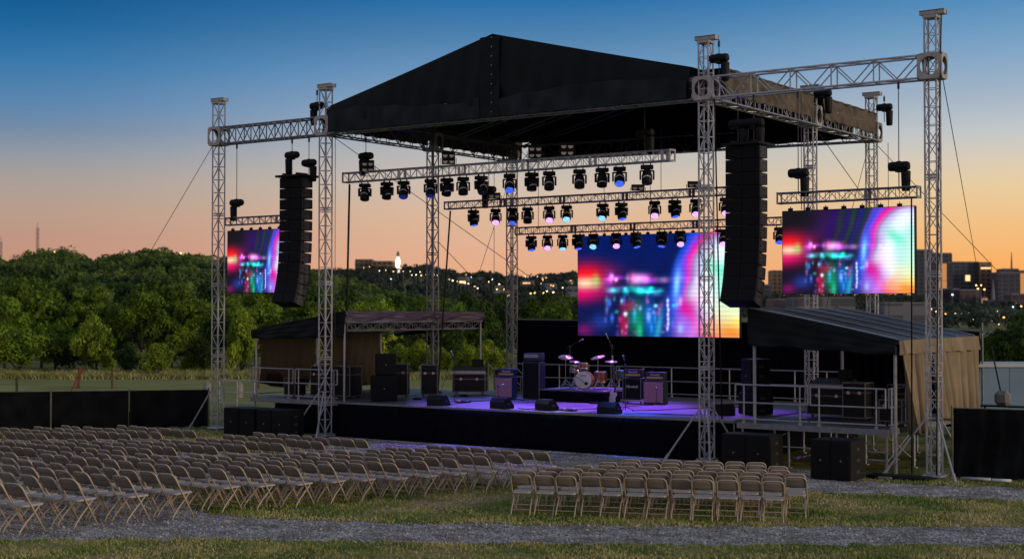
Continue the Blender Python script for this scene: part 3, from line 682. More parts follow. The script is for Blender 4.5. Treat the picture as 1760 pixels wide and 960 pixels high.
tr = thing('side_tent', 'right side tent with blue grey roof and tan curtains on its outer side', 'tent', (0,0,0))
for x, y, z in ((1.42,-.02,4.05), (5.24,0,3.2), (5.24,5.9,3.25), (1.42,5.9,4.0)): post(tr, x, y, 1.137 if x < 5.1 else 0.0, z, .045)
for q in range(5):
    y = -.12+q*1.53; mb = MB(); mb.tube([(1.3+4.02*u, y, 4.16+(3.37-4.14)*(u**1.12)) for u in [k/12 for k in range(13)]], .022, 5); mb.build('roof_seam', M['grey_metal'], tr)
roof_sheet(tr, 1.3, 5.36, -.16, 6.1, 4.14, 3.36, M['wingroof'], 4)
cloth('front_panel', (1.3,-.2,4.14), (5.34,-.2,3.37), (5.32,-.2,2.98), (1.3,-.2,3.18), M['tarp'], tr, 60, 16, .035, 3, seed=41, hem=.02)
cloth('side_valance', (5.40,-.18,3.35), (5.40,6.1,3.37), (5.44,6.1,2.97), (5.44,-.18,3.0), M['tan_tarp'], tr, 240, 16, .03, 9, seed=42, hem=.015, pleat=True)
cloth('side_curtain', (5.37,.0,3.05), (5.37,2.3,3.05), (5.46,1.6,1.0), (5.46,.75,.95), M['tan_tarp'], tr, 150, 26, .11, 5, seed=43, pleat=True)
cloth('side_curtain', (5.37,2.4,3.05), (5.37,6.0,3.05), (5.46,5.8,1.0), (5.46,2.7,1.25), M['tan_tarp'], tr, 220, 26, .11, 9, seed=44, pleat=True)
cloth('rear_curtain', (1.4,6.12,3.9), (3.3,6.12,3.5), (3.2,6.12,1.2), (1.4,6.12,1.2), M['drape'], tr, 50, 10, .05, 7, seed=45)
mb = MB(); mb.tube([(1.4,-.05,4.05), (5.24,-.05,3.28)], .03, 8); mb.tube([(5.24,0,3.28), (5.24,5.9,3.28)], .03, 8); mb.tube([(1.4,0,4.02), (1.4,5.9,4.02)], .03, 8); mb.tube([(1.4,5.9,4.02), (5.24,5.9,3.28)], .03, 8); mb.build('roof_frame', M['grey_metal'], tr)

# ------------------------------------------------------------------ led screens
def led_colors(U, V, main):
    rnd = np.random.default_rng(11)
    C = np.zeros(U.shape+(3,))
    base = np.array((.0,.035,.22)) if main else np.array((.03,.01,.07))
    C += base*(.55+.45*V[...,None])
    def blob(u, v, su, sv, c, rot=0., p=2.):
        du, dv = U-u, V-v; cr, sr = math.cos(rot), math.sin(rot)
        a = (du*cr+dv*sr)/su; b = (-du*sr+dv*cr)/sv
        return np.exp(-(np.abs(a)**p+np.abs(b)**p))[...,None]*np.array(c)
    def over(k, c): 
        nonlocal C
        C = C*(1-k)+np.array(c)*k
    if not main:
        over(blob(.36,.80,.24,.20,(1,1,1))*.5, (.13,.02,.26))
        over(blob(.08,.90,.20,.15,(1,1,1),0,3)*.9, (.006,.006,.010))
    rr = np.sqrt((U-1.0)**2+((V-.50)*.60)**2+.0008*np.sin(V*23+U*9)) + .014*np.sin(V*7+U*5)+.007*np.sin(V*17-U*11)
    up = 1/(1+np.exp(-(V-.50)/.06))
    def band(r0, w_, c, k=1., mask=None):
        m_ = np.exp(-(np.abs(rr-r0)/w_)**3)*k
        if mask is not None: m_ = m_*mask
        over(m_[...,None], c)
    if not main:
        for r0, w_, c, k in ((.66,.03,(.05,.0,.25),.6),(.60,.022,(.0,.14,.05),.4),(.555,.02,(.03,.03,.2),.8),(.515,.02,(.0,.20,.07),.42),(.47,.02,(.03,.06,.40),.6),(.435,.018,(.0,.17,.07),.42),(.40,.016,(.55,.0,.12),.7)): band(r0, w_, c, k, up)
    band(.385,.03,(.05,.16,.85),.8); band(.355,.022,(.45,.10,.9),.8); band(.325,.022,(1.,.0,.45),.97)
    core = 1/(1+np.exp((rr-.300)/.012)); over(core[...,None], (.80,.62,1.))
    over((1/(1+np.exp((rr-.235)/.018)))[...,None]*np.ones(3), (.50,.95,1.)); band(.20,.05,(.95,.95,1.),.8)
    over((1/(1+np.exp((rr-.13)/.03)))[...,None]*np.ones(3), (.70,1.,.88) if not main else (.55,1.,.70))
    over(blob(.86,.66,.05,.10,(1,1,1),.5)*.75, (.10,.85,.60)); over(blob(.78,.40,.09,.10,(1,1,1),.2)*.8, (1.,.93,1.))
    over(blob(.95,.24,.10,.12,(1,1,1))*.7, (.95,1.,.55)); over(blob(.95,.05,.16,.10,(1,1,1),-.15)*.95, (1.,.42,.03)); over(blob(.82,.10,.05,.10,(1,1,1),-.4)*.7, (1.,.45,.25)); over(blob(1.0,.14,.09,.05,(1,1,1))*.7, (1.,.85,.15))
    for (u, v, su, sv, c, r_, k) in ((.70,.22,.05,.16,(.95,.05,.6),-.3,.6),(.66,.10,.07,.15,(.50,.32,.95),0,.85),(.74,.08,.04,.14,(.95,.35,.95),-.3,.7),(.64,.45,.045,.28,(.05,.2,.95),-.12,.85),(.63,.5,.018,.14,(.35,.75,1.),-.05,.9),(.68,.28,.05,.08,(.8,.0,.4),0,.7),
                                (.05,.61,.15,.11,(1.,.0,.03),.0,.97),(.05,.44,.13,.09,(.9,.0,.25),.2,.9),(.055,.53,.085,.055,(1.,.78,.55),0,.97),(.12,.55,.022,.06,(.5,.95,.25),0,.6),(.2,.55,.03,.09,(.35,.1,.7),0,.6),
                                (.30,.10,.025,.14,(.75,.0,.12),0,.8),(.38,.18,.05,.16,(.0,.45,.22),0,.8),(.47,.15,.04,.2,(.0,.30,.75),.05,.8),(.52,.10,.02,.16,(.1,.6,.85),-.1,.8),(.40,.05,.018,.08,(.05,.7,.4),0,.8),(.58,.16,.03,.22,(.02,.12,.6),0,.8),(.15,.14,.07,.08,(.05,.12,.5),0,.7),(.04,.06,.06,.06,(.5,.02,.3),0,.5),(.33,.30,.05,.05,(.6,.05,.15),0,.6)):
        over(blob(u, v, su, sv, (1,1,1), r_)*k, c)
    for k in range(26):
        u = .2+.022*k+rnd.normal(0,.004); v = .575-.0012*k+rnd.normal(0,.012)
        C += blob(u+rnd.normal(0,.02), v, rnd.uniform(.010,.045), rnd.uniform(.014,.05), [(1,.3,.8),(.7,.5,1),(1,.1,.4),(.5,.1,.8),(1,.8,.9)][k % 5])*rnd.uniform(.25,.75)*(1 if u < .5 else .3)
        u = .22+.012*k; C += blob(u+rnd.normal(0,.03), .455+rnd.normal(0,.02), rnd.uniform(.01,.035), rnd.uniform(.012,.03), [(0,.8,.6),(.2,.6,1),(0,.5,.3)][k % 3])*rnd.uniform(.2,.9)
    for k in range(46):
        C += blob(rnd.uniform(.18,.66), rnd.uniform(.02,.38), rnd.uniform(.006,.016), rnd.uniform(.01,.05), [(.1,.3,.9),(0,.6,.5),(.8,.1,.5),(.5,.5,1),(.1,.1,.4)][k % 5])*rnd.uniform(.2,.8)
    for k in range(7): C += blob(.575+rnd.normal(0,.003), .08+.045*k, .007, .02, (.9,.85,1))*.9
    C += blob(.31,.22,.012,.022,(.8,1,1)); C += blob(.50,.30,.012,.016,(.5,.9,1))
    # hand-held camera streaks and panel lines
    C *= (.95+.05*np.sin(U*31+2*np.sin(V*5)))[...,None]
    return np.clip(C, 0, 1.3)**1.4
def led_mat():
    m = bpy.data.materials.new('led_video'); m.use_nodes = True; nt = m.node_tree; b = nt.nodes['Principled BSDF']
    at = nt.nodes.new('ShaderNodeVertexColor'); at.layer_name = 'video'; nt.links.new(at.outputs['Color'], b.inputs['Emission Color']); b.inputs['Emission Strength'].default_value = 1.25
    b.inputs['Base Color'].default_value = (.01,.01,.01,1); b.inputs['Roughness'].default_value = .6
    return m
M['led'] = led_mat()
def screen(label, x0, x1, z0, z1, y, main):
    t = thing('led_screen', label, 'screen', ((x0+x1)/2, y, z0), group='hanging video screens')
    w_, h_ = x1-x0, z1-z0; nx, nz = 200, 116
    us, vs_ = np.meshgrid(np.linspace(0,1,nx+1), np.linspace(0,1,nz+1))
    V = np.stack([(us-.5)*w_, us*0-.055, vs_*h_], -1).reshape(-1,3)
    a = (np.arange(nz)[:,None]*(nx+1)+np.arange(nx)[None]).ravel()
    o = npmesh('screen_face', V, np.stack([a, a+1, a+nx+2, a+nx+1], 1), M['led'], t)
    Cc = led_colors(us, vs_, main); Cc *= (.90+.10*np.sin(np.arange(nz+1)*2*math.pi/5.0))[:,None,None]
    ca = o.data.color_attributes.new('video', 'FLOAT_COLOR', 'POINT')
    ca.data.foreach_set('color', np.concatenate([Cc.reshape(-1,3), np.ones(((nx+1)*(nz+1),1))], 1).astype(np.float32).ravel())
    mb = MB(); mb.box((0,.02,h_/2), (w_+.03,.14,h_+.03)); mb.build('cabinet_frame', M['black'], t)
    mb = MB(); x = -w_/2+.2
    while x < w_/2: mb.tube([(x,.0,h_), (x,.0,h_+.13)], .012, 4); mb.box((x,0,h_+.05), (.12,.05,.07)); x += w_/7.2
    mb.build('hanging_bracket', M['black'], t)
    return t
screen('large centre video screen showing pink, blue and rainbow light above the drums', -10.18, -3.72, 3.17, 6.76, 9.55, True)
screen('right side video screen hanging from a short truss near the right wing tower', 2.25, 5.76, 4.52, 6.66, .0, False)
screen('left side video screen, partly hidden behind the left speaker hang', -18.40, -15.25, 4.69, 6.80, .12, False)

# ------------------------------------------------------------------ lighting trusses, hoists
def light_truss(label, xa, xb, y, z, h, m, hang=()):
    t = thing('lighting_truss', label, 'truss', ((xa+xb)/2, y, z), group='hanging lighting trusses')
    L = xb-xa; mb = MB(); truss(mb, (-L/2,0,0), (L/2,0,0), h, h, .26, .022, .010)
    x = -L/2+2.4
    while x < L/2: 
        for s in (-1,1): mb.box((x, s*h/2, 0), (.09,.02,h))
        x += 2.4
    mb.build('box_truss', m, t)
    e_ = MB()
    for s in (-1,1):
        e_.box((s*(L/2+.012), 0, h/2), (.03,h+.05,.05)); e_.box((s*(L/2+.012), 0, -h/2), (.03,h+.05,.05)); e_.box((s*(L/2+.012), h/2, 0), (.03,.05,h-.052)); e_.box((s*(L/2+.012), -h/2, 0), (.03,.05,h-.052))
    e_.build('end_frame', M['plate'], t)
    return t
light_truss('front lighting truss, nearest and highest of the three under the roof', -13.83, -1.60, 1.0, 8.46, .30, M['alu'])
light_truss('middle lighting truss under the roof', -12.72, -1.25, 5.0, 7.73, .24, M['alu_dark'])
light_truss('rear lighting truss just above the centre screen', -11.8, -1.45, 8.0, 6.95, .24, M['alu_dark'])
light_truss('short truss carrying the right side screen', 2.15, 5.85, 0, 7.01, .26, M['alu_dark'])
light_truss('short truss carrying the left side screen', -18.43, -15.7, .12, 7.13, .24, M['alu_dark'])
def hoist(label, x, y, zm, ztp, zb, side=1, bag=True, parentless=True):
    """motor hoist with its chain going up to ztp and a hook line down to zb"""
    t = thing('chain_hoist', label, 'chain hoist', (x, y, zm), group='chain hoists')
    mb = MB(); mb.lathe([(.05,-.27),(.105,-.25),(.12,-.2),(.12,-.06),(.135,-.04),(.135,.04),(.12,.06),(.12,.2),(.1,.26),(.04,.28)], (0,0,0), 'X', 16); mb.box((0,0,-.02), (.16,.2,.26), ch=.02)
    mb.build('motor', M['black'], t, smooth=False)
    c = MB(); c.tube([(0,0,.1), (0,0,ztp-zm)], .012, 5); c.box((0,0,ztp-zm-.12), (.05,.04,.16)); c.tube([(0,0,-.12), (0,0,zb-zm)], .014, 5); c.build('chain', M['steel'], t)
    if bag:
        b = MB(); b.lathe([(.09,-.62),(.105,-.58),(.12,-.15),(.11,-.12)], (side*.17,0.02,0), 'Z', 14); b.build('chain_bag', M['black'], t, smooth=True)
    return t
H = [('hoist above the left end of the front lighting truss', -12.97,1.0,9.13,9.78,8.6,-1), ('hoist above the right end of the front lighting truss', -2.48,1.0,9.16,10.3,8.6,1),
     ('left of two hoists above the left speaker hang', -15.32,0,9.22,9.8,8.5,-1), ('right of two hoists above the left speaker hang', -14.56,0,8.92,9.8,8.45,1),
     ('hoist above the left side screen', -17.95,.05,7.76,9.8,7.25,-1), ('left of two hoists above the right speaker hang', 1.00,-.1,9.03,9.8,8.5,1), ('right of two hoists above the right speaker hang', 1.46,-.1,9.03,9.8,8.5,1),
     ('hoist above the left end of the right side screen truss', 2.67,0,7.65,9.8,7.1,1), ('hoist above the right end of the right side screen truss', 5.36,0,7.67,9.8,7.1,1),
     ('hoist at the top of the front right tower above the corner block', .42,-.05,10.85,11.36,10.42,1), ('hoist at the top of the front left tower', -14.16,-.05,10.75,11.3,10.42,-1),
     ('hoist at the top of the rear right tower', .45,11.96,10.9,11.3,10.4,1), ('hoist above the mid right tower corner block', .42,6.9,10.75,11.0,10.42,1),
     ('hoist above the left end of the middle lighting truss', -10.91,5.0,8.2,10.2,7.8,-1)]
for a in H: hoist(*a)

# ------------------------------------------------------------------ speaker hangs
def line_array(label, x, y, ztp, n=12, s=1):
    t = thing('line_array', label, 'speaker array', (x, y, ztp), group='hanging speaker arrays')
    hh = .352; ang = 0.; p = Vector((0, 0, -.09))
    f = MB(); f.box((0,.06,-.035), (1.12,.95,.07), ch=.008); f.box((-.3,-.05,.03), (.08,.5,.07)); f.box((.3,-.05,.03), (.08,.5,.07)); f.build('bumper_frame', M['black'], t)
    for k in range(n):
        ang += R([0,0,0,.4,.6,.8,1.2,1.6,2.4,3.4,4.4,5.2][k]*1.0)
        m4 = Matrix.Translation(p) @ Matrix.Rotation(-ang, 4, 'X')
        # wedge cabinet: taller at the front (-y) than at the back
        w2, df, db = .49, -.26, .30; a, b = hh-.022, (hh-.022)*.90
        vs = [(-w2,df,-a),(w2,df,-a),(w2*.93,db,-(a+b)/2),(-w2*.93,db,-(a+b)/2),(-w2,df,0),(w2,df,0),(w2*.93,db,-(a-b)/2),(-w2*.93,db,-(a-b)/2)]
        mb = MB(); mb.add([m4 @ Vector(v) for v in vs], [(3,2,1,0),(4,5,6,7),(0,1,5,4),(1,2,6,5),(2,3,7,6),(3,0,4,7)]); c = mb.build('speaker_cabinet', M['black'], t)
        g = MB()
        for q in (-1, 1): g.box((0,0,0), (w2*.94,.02,a-.04), mat4=m4 @ Matrix.Translation((q*w2*.49, df-.008, -a/2)))
        g.build('grille', M['grille'], c)
        h_ = MB()
        for (yy, zz) in ((-.13,-.10),(-.13,-.24),(.08,-.10),(.08,-.24)): h_.box((0,0,0), (.02,.07,.06), mat4=m4 @ Matrix.Translation((w2*.975+.004, yy, zz)))
        h_.box((0,0,0), (.006,.46,.31), mat4=m4 @ Matrix.Translation((w2*.975, 0, -a/2)))
        for yy in (-.2,.2): h_.box((0,0,0), (.018,.03,.3), mat4=m4 @ Matrix.Translation((w2*.985, yy, -a/2)))
        h_.build('rigging_plate', M['steel'], c)
        p = m4 @ Vector((0, 0, -hh))
    return t
line_array('right hang of black line array speakers beside the front right tower', 1.26, -.12, 8.5)
line_array('left hang of black line array speakers in front of the left side screen', -15.02, -.12, 8.52)

# ------------------------------------------------------------------ moving heads
def head_proto():
    t = thing('moving_head', 'x', 'stage light')
    mb = MB()
    for s in (-1,1): mb.box((s*.1,0,-.02), (.03,.05,.06))
    mb.box((0,0,-.10), (.36,.24,.12), ch=.02); mb.box((0,0,-.18), (.18,.18,.05), ch=.01); mb.build('base_box', M['black'], t)
    y = MB()
    for s in (-1,1): y.prism([(-.08,-.2),(.08,-.2),(.06,-.45),(-.06,-.45)], 'X', s*.185-.025, s*.185+.025)
    y.box((0,0,-.205), (.38,.16,.03)); y.build('yoke', M['black'], t)
    h = MB(); h.lathe([(.06,.17),(.12,.15),(.145,.06),(.15,-.06),(.15,-.17),(.135,-.20)], (0,0,0), 'Z', 18); ho = h.build('head', M['black'], t, smooth=True, loc=(0,0,-.38))
    l = MB(); l.lathe([(.125,-.204),(.11,-.212),(.05,-.222),(.01,-.225)], (0,0,0), 'Z', 18); l.build('lens', LENS['blue'], ho, smooth=True)
    r_ = MB(); r_.tube([(-.115,-.098,-.055),(-.08,-.132,-.015),(0,-.155,.0),(.08,-.132,-.015),(.115,-.098,-.055)], [.006,.014,.018,.014,.006], 6); r_.build('painted_glint', M['white'], ho)  # white arc painted in as the crescent highlight on the head
    return t
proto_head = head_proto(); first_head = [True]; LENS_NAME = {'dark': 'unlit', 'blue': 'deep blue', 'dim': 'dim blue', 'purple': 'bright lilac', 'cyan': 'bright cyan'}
def moving_head(x, y, z, lens, tilt, pan, scale, label, grp):
    if first_head[0]: o = proto_head; TREE[o] = kids(o); [TREE.setdefault(k, kids(k)) for k in TREE[o]]; first_head[0] = False
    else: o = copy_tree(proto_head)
    o.location = (x, y, z); o.rotation_euler = (0, 0, pan); o.scale = (scale,)*3; o['label'] = label; o['category'] = 'stage light'; o['group'] = grp
    for c in bpy.data.objects:
        if c.parent == o and c.name.startswith('head'):
            c.rotation_euler = (-tilt, 0, 0)
            for g in bpy.data.objects:
                if g.parent == c and g.name.startswith('lens'):
                    g.material_slots[0].link = 'OBJECT'; g.material_slots[0].material = LENS[lens]
def head_row(rows, y, z, scale, tname, grp):
    n = len(rows)
    for i, (x, lens, tilt, pan) in enumerate(rows):
        moving_head(x, y, z, lens, R(tilt), R(pan), scale, 'moving head with %s lens, %s from left under the %s' % (LENS_NAME[lens], ORD[i+1], tname), grp)
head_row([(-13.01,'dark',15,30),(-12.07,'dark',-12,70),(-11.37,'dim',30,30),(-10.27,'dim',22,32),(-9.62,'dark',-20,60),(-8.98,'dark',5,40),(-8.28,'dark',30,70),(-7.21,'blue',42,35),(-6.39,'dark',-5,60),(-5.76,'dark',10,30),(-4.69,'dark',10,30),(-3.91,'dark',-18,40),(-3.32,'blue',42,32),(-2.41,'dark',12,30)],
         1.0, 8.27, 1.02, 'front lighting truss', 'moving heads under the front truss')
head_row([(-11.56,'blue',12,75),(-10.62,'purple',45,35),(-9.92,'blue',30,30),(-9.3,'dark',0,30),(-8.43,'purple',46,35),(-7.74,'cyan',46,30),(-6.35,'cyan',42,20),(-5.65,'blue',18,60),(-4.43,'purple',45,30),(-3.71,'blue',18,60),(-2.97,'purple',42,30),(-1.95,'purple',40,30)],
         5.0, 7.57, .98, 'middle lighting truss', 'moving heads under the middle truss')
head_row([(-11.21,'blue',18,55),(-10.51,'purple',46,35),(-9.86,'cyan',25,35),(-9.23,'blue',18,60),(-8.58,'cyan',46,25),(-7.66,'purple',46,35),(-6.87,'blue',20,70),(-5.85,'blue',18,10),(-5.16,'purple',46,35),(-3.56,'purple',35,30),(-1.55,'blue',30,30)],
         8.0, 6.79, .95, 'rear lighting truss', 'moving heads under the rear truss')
def blinder(label, x, y, z, n=2, rz=.6, tilt=10):
    t = thing('blinder_light', label, 'stage light', (x, y, z), rz, 'blinder lights on the trusses')
    m4 = Matrix.Rotation(R(tilt), 4, 'X'); mb = MB(); hh = .2*n
    mb.box((0,0,0), (.42,.1,hh), ch=.015, mat4=m4); mb.build('housing', M['black'], t)
    mb = MB()
    for i in (-1,1):
        for j in range(n): mb.lathe([(.075,0),(.06,.012),(.02,.014)], m4 @ Vector((i*.1,-.052,(j-(n-1)/2)*.19)), 'Y', 12)
    mb.build('lamp', M['bulb'], t)
    mb = MB(); mb.tube([(-.24,0,0),(-.24,.02,-hh/2-.12),(.24,.02,-hh/2-.12),(.24,0,0)], .012, 5); mb.build('bracket', M['black'], t)
for i, x in enumerate((-12.80,-9.48,-6.2,-5.06)): blinder('four-lamp blinder, %s from left above the front lighting truss' % ORD[i+1], x, .9, 8.85 if i else 8.78, 2, .62, 12)
for i, x in enumerate((-10.6,-4.98,-2.97)): blinder('two-lamp blinder, %s from left above the middle lighting truss' % ORD[i+1], x, 4.9, 7.98, 1, .62, 8)

# ------------------------------------------------------------------ stage gear
def text(s, size, m, parent, loc, rot, name='lettering'):
    cu = bpy.data.curves.new(name, 'FONT'); cu.body = s; cu.size = size; cu.align_x = 'CENTER'; cu.align_y = 'CENTER'; cu.extrude = .002; cu.shear = .25
    o = bpy.data.objects.new(name, cu); COL.objects.link(o)
    dg = bpy.context.evaluated_depsgraph_get(); me = bpy.data.meshes.new_from_object(o.evaluated_get(dg)); bpy.data.objects.remove(o)
    me.materials.clear(); me.materials.append(m)
    o = bpy.data.objects.new(name, me); COL.objects.link(o); o.parent = parent; o.location = loc; o.rotation_euler = rot
    return o
def cab(name, label, cat, x, y, z, w_, d_, h_, front, rz=0., grp=None, logo=None, slant=0.):
    t = thing(name, label, cat, (x, y, z), rz, grp)
    mb = MB(); mb.box((0,0,h_/2+.02), (w_,d_,h_), ch=.015)
    for i in (-1,1):
        for j in (-1,1): mb.lathe([(.02,0),(.02,.022)], (i*w_*.42, j*d_*.4, 0), 'Z', 8)
    mb.build('body', M['tolex'], t)
    g = MB(); g.box((0,-d_/2-.004,h_/2+.02), (w_-.07,.02,h_-.08), ch=.006); g.build('grille_cloth', front, t)
    e_ = MB()
    for s in (-1,1): e_.box((s*(w_/2-.022), -d_/2-.004, h_/2+.02), (.012,.012,h_-.03))
    e_.build('piping', M['grey_metal'], t)
    if logo: text(logo, .12, M['white'], t, (0,-d_/2-.016,h_*.62), (math.pi/2,0,0), 'logo')
    return t
def amp_head(label, x, y, z, w_, d_, h_, rz=0., logo='Marshall', bass=False):
    t = thing('amplifier_head', label, 'amplifier', (x, y, z), rz, 'amplifier heads')
    mb = MB(); mb.box((0,0,h_/2+.012), (w_,d_,h_), ch=.015); mb.build('body', M['tolex'], t)
    g = MB(); g.box((0,-d_/2-.003,h_*(.30 if not bass else .66)+.01), (w_-.1,.012,h_*(.24 if not bass else .42))); g.build('control_panel', M['gold'] if not bass else M['grey_metal'], t)
    k = MB()
    for q in range(8): k.lathe([(.012,.0),(.010,.02)], (-w_*.36+q*w_*.72/7, -d_/2-.010, h_*(.30 if not bass else .66)+.01), 'Y', 8)
    k.build('knob', M['black'], t)
    if logo: text(logo, .095, M['white'], t, (0,-d_/2-.008,h_*.70), (math.pi/2,0,0), 'logo')
    return t
RZ = .12
cab('guitar_cabinet', 'magenta-lit guitar cabinet left of the tall black bass cabinet', 'speaker cabinet', -10.15, 4.95, ZD, .68, .38, .70, M['mauve'], RZ, 'guitar cabinets')
amp_head('amplifier head on the leftmost magenta-lit cabinet', -10.08, 4.95, ZD+.735, .64, .26, .25, RZ)
cab('bass_cabinet', 'tall black bass cabinet, biggest speaker cabinet on the deck', 'speaker cabinet', -9.15, 5.15, ZD, .66, .42, 1.22, M['grille'], RZ)
amp_head('wide bass amplifier head on top of the tall bass cabinet', -9.15, 5.15, ZD+1.255, .62, .38, .27, RZ, logo=None, bass=True)
cab('guitar_cabinet', 'black guitar cabinet with white script standing on a low dolly', 'speaker cabinet', -5.28, 5.15, ZD+.13, .66, .36, .66, M['grille'], RZ, 'guitar cabinets', logo='Marshall')
amp_head('amplifier head on the black cabinet right of the drums', -5.28, 5.15, ZD+.825, .62, .26, .25, RZ)
cab('guitar_cabinet', 'magenta-lit guitar cabinet at the right, with a microphone in front', 'speaker cabinet', -4.52, 5.2, ZD, .68, .40, .72, M['mauve'], RZ, 'guitar cabinets')
amp_head('amplifier head on the rightmost magenta-lit cabinet', -4.50, 5.2, ZD+.755, .64, .26, .25, RZ)
t = thing('equipment_dolly', 'low wheeled dolly with pale edges under the black guitar cabinet', 'dolly', (-5.28,5.15,ZD), RZ)
mb = MB(); mb.box((0,0,.085), (.74,.44,.025), ch=.004); mb.box((0,-.22,.10), (.74,.012,.05)); mb.build('board', M['grey_metal'], t)
for i in (-1,1):
    for j in (-1,1): mb = MB(); mb.lathe([(.035,-.012),(.035,.012)], (i*.3,j*.16,.036), 'X', 12); mb.box((i*.3,j*.16,.065), (.05,.04,.02)); mb.build('wheel', M['black'], t)
# drum riser and kit
rs = thing('drum_riser', 'low black skirted riser carrying the drum kit', 'riser', (-7.2,5.55,ZD))
mb = MB(); mb.box((0,0,.37), (2.45,2.2,.04)); mb.build('platform', M['deckpaint'], rs)
cloth('skirt', (-1.24,-1.11,.35), (1.24,-1.11,.35), (1.24,-1.14,.01), (-1.24,-1.14,.01), M['skirt'], rs, 60, 6, .015, 12, seed=51)
cloth('skirt', (1.24,-1.11,.35), (1.24,1.11,.35), (1.27,1.11,.01), (1.27,-1.11,.01), M['skirt'], rs, 40, 6, .015, 10, seed=52)
cloth('skirt', (-1.24,1.11,.35), (-1.24,-1.11,.35), (-1.24,-1.11,.01), (-1.24,1.11,.01), M['skirt'], rs, 40, 6, .015, 10, seed=53)
ZR = ZD+.392
kit = thing('drum_kit', 'red brown drum kit with a white bass drum head on the riser', 'drum kit', (-7.25,5.35,ZR), .38)
def drum(name, c, r, d_, m, tilt=(0,0), axis='Z', head=True, par=None):
    o = thing(name, None, None, c); o.parent = kit if par is None else par; del_ = [o.pop(k) for k in ('label','category') if k in o]
    o.rotation_euler = (tilt[0], tilt[1], 0)
    mb = MB(); mb.lathe([(r*.97,-d_/2),(r,-d_/2+.005),(r,d_/2-.005),(r*.97,d_/2)], (0,0,0), axis, 28); mb.build('shell', m, o, smooth=False)
    mb = MB()
    for s in (-1,1): mb.lathe([(r+.003,s*(d_/2-.022)-.012),(r+.014,s*(d_/2-.022)-.01),(r+.014,s*(d_/2-.022)+.01),(r+.003,s*(d_/2-.022)+.012)], (0,0,0), axis, 28)
    for k in range(8):
        a = 2*math.pi*k/8
        v = lambda q, h: {'Z': (q*math.cos(a), q*math.sin(a), h), 'Y': (q*math.cos(a), h, -q*math.sin(a))}[axis]
        mb.tube([v(r+.016,-d_/2+.03), v(r+.016,d_/2-.03)], .006, 5)
    mb.build('hoop', M['chrome'], o)
    h = MB(); s = -1 if axis == 'Y' else 1
    prof = [(r*.96,d_/2+.001),(r*.9,d_/2+.004),(.01,d_/2+.005)]
    if axis == 'Y': prof = [(p, -q) for p, q in prof]
    h.lathe(prof, (0,0,0), axis, 28); h.build('drum_skin', M['drumhead'], o)
    return o
bdm = drum('bass_drum', (0,-.15,.29), .28, .42, M['drumwood'], axis='Y')
mb = MB(); mb.lathe([(.055,-.222),(.05,-.226),(.01,-.227)], (.10,0,-.10), 'Y', 16); mb.tube([(.10,-.222,-.10),(-.25,-.26,.14)], .009, 5); mb.build('port_microphone', M['black'], bdm)
text('Ludwig', .07, M['black'], bdm, (0,-.219,.16), (math.pi/2,0,0), 'logo')
drum('rack_tom', (-.05,.02,.72), .155, .22, M['drumwood'], (-.25,0)); drum('rack_tom', (-.34,.08,.66), .15, .18, M['drumwood'], (-.2,.1))
drum('floor_tom', (.47,.22,.38), .2, .36, M['drumwood']); drum('snare_drum', (-.4,.35,.58), .18, .14, M['chrome'])
mb = MB(); mb.tube([(-.05,0,.55),(-.05,.02,.62)], .014)
for s in (-1,1): mb.tube([(s*.22,-.2,.1),(s*.34,-.28,0)], .012)
for (x,y) in ((.3,.12),(.6,.15),(.5,.42)): mb.tube([(x,y,.4),(x,y,0)], .009)
for a in range(3): mb.tube([(-.4,.35,.42),(-.4+.24*math.cos(a*2.1),.35+.24*math.sin(a*2.1),0)], .01)
mb.build('drum_hardware', M['chrome'], kit)
def cymbal(label, x, y, z, r, tilt, zr=ZR):
    t = thing('cymbal_stand', label, 'cymbal', (x,y,zr), group='cymbals around the drum kit')
    mb = MB(); mb.tube([(0,0,.12),(0,0,z)], .011, 6)
    for k in range(3):
        a = 2.1*k+.4; mb.tube([(0,0,.30),(.27*math.cos(a),.27*math.sin(a),.01)], .011, 6); mb.tube([(0,0,.14),(.18*math.cos(a),.18*math.sin(a),.10)], .007, 5)
    mb.build('stand', M['chrome'], t)
    c = MB(); c.lathe([(.01,.03),(.035,.026),(.05,.012),(r*.6,.004),(r,-.012),(r,-.014),(.05,.008)], (0,0,0), 'Z', 28); o = c.build('cymbal', M['cymbal'], t, smooth=True, loc=(0,0,z)); o.rotation_euler = tilt
cymbal('tilted crash cymbal at the left of the drum kit', -7.95, 5.25, 1.03, .24, (.25,.2,0)); cymbal('hi-hat cymbals low at the left of the drum kit', -7.75, 5.5, .88, .18, (.12,.15,0))
cymbal('highest cymbal, lit purple, right of the drums', -6.85, 5.5, 1.04, .25, (.28,-.1,0)); cymbal('small cymbal at the right end of the drum kit', -6.5, 5.75, .90, .2, (.15,.1,0))
t = thing('floor_drum', 'dark teal drum on a stand right of the drum kit', 'drum', (-6.15,5.9,ZD+.0)); mb = MB(); mb.lathe([(.17,-.13),(.2,-.12),(.2,.12),(.17,.13)], (0,0,.88), 'Z', 20); mb.build('shell', M['teal'], t, smooth=False); mb = MB()
for k in range(3): mb.tube([(.1*math.cos(k*2.1),.1*math.sin(k*2.1),.76),(.26*math.cos(k*2.1),.26*math.sin(k*2.1),.0)], .012)
mb.build('leg', M['chrome'], t)
gt = thing('electric_guitar', 'white bodied guitar leaning against the right end of the drum riser', 'guitar', (-5.92,4.75,ZD)); mb = MB()
mb.prism([(-.13,.05),(-.05,.02),(.08,.03),(.13,.12),(.09,.22),(.12,.34),(.06,.40),(0,.36),(-.07,.40),(-.12,.33),(-.08,.22)], 'Y', -.02, .02); mb.build('body', M['drumhead'], gt)
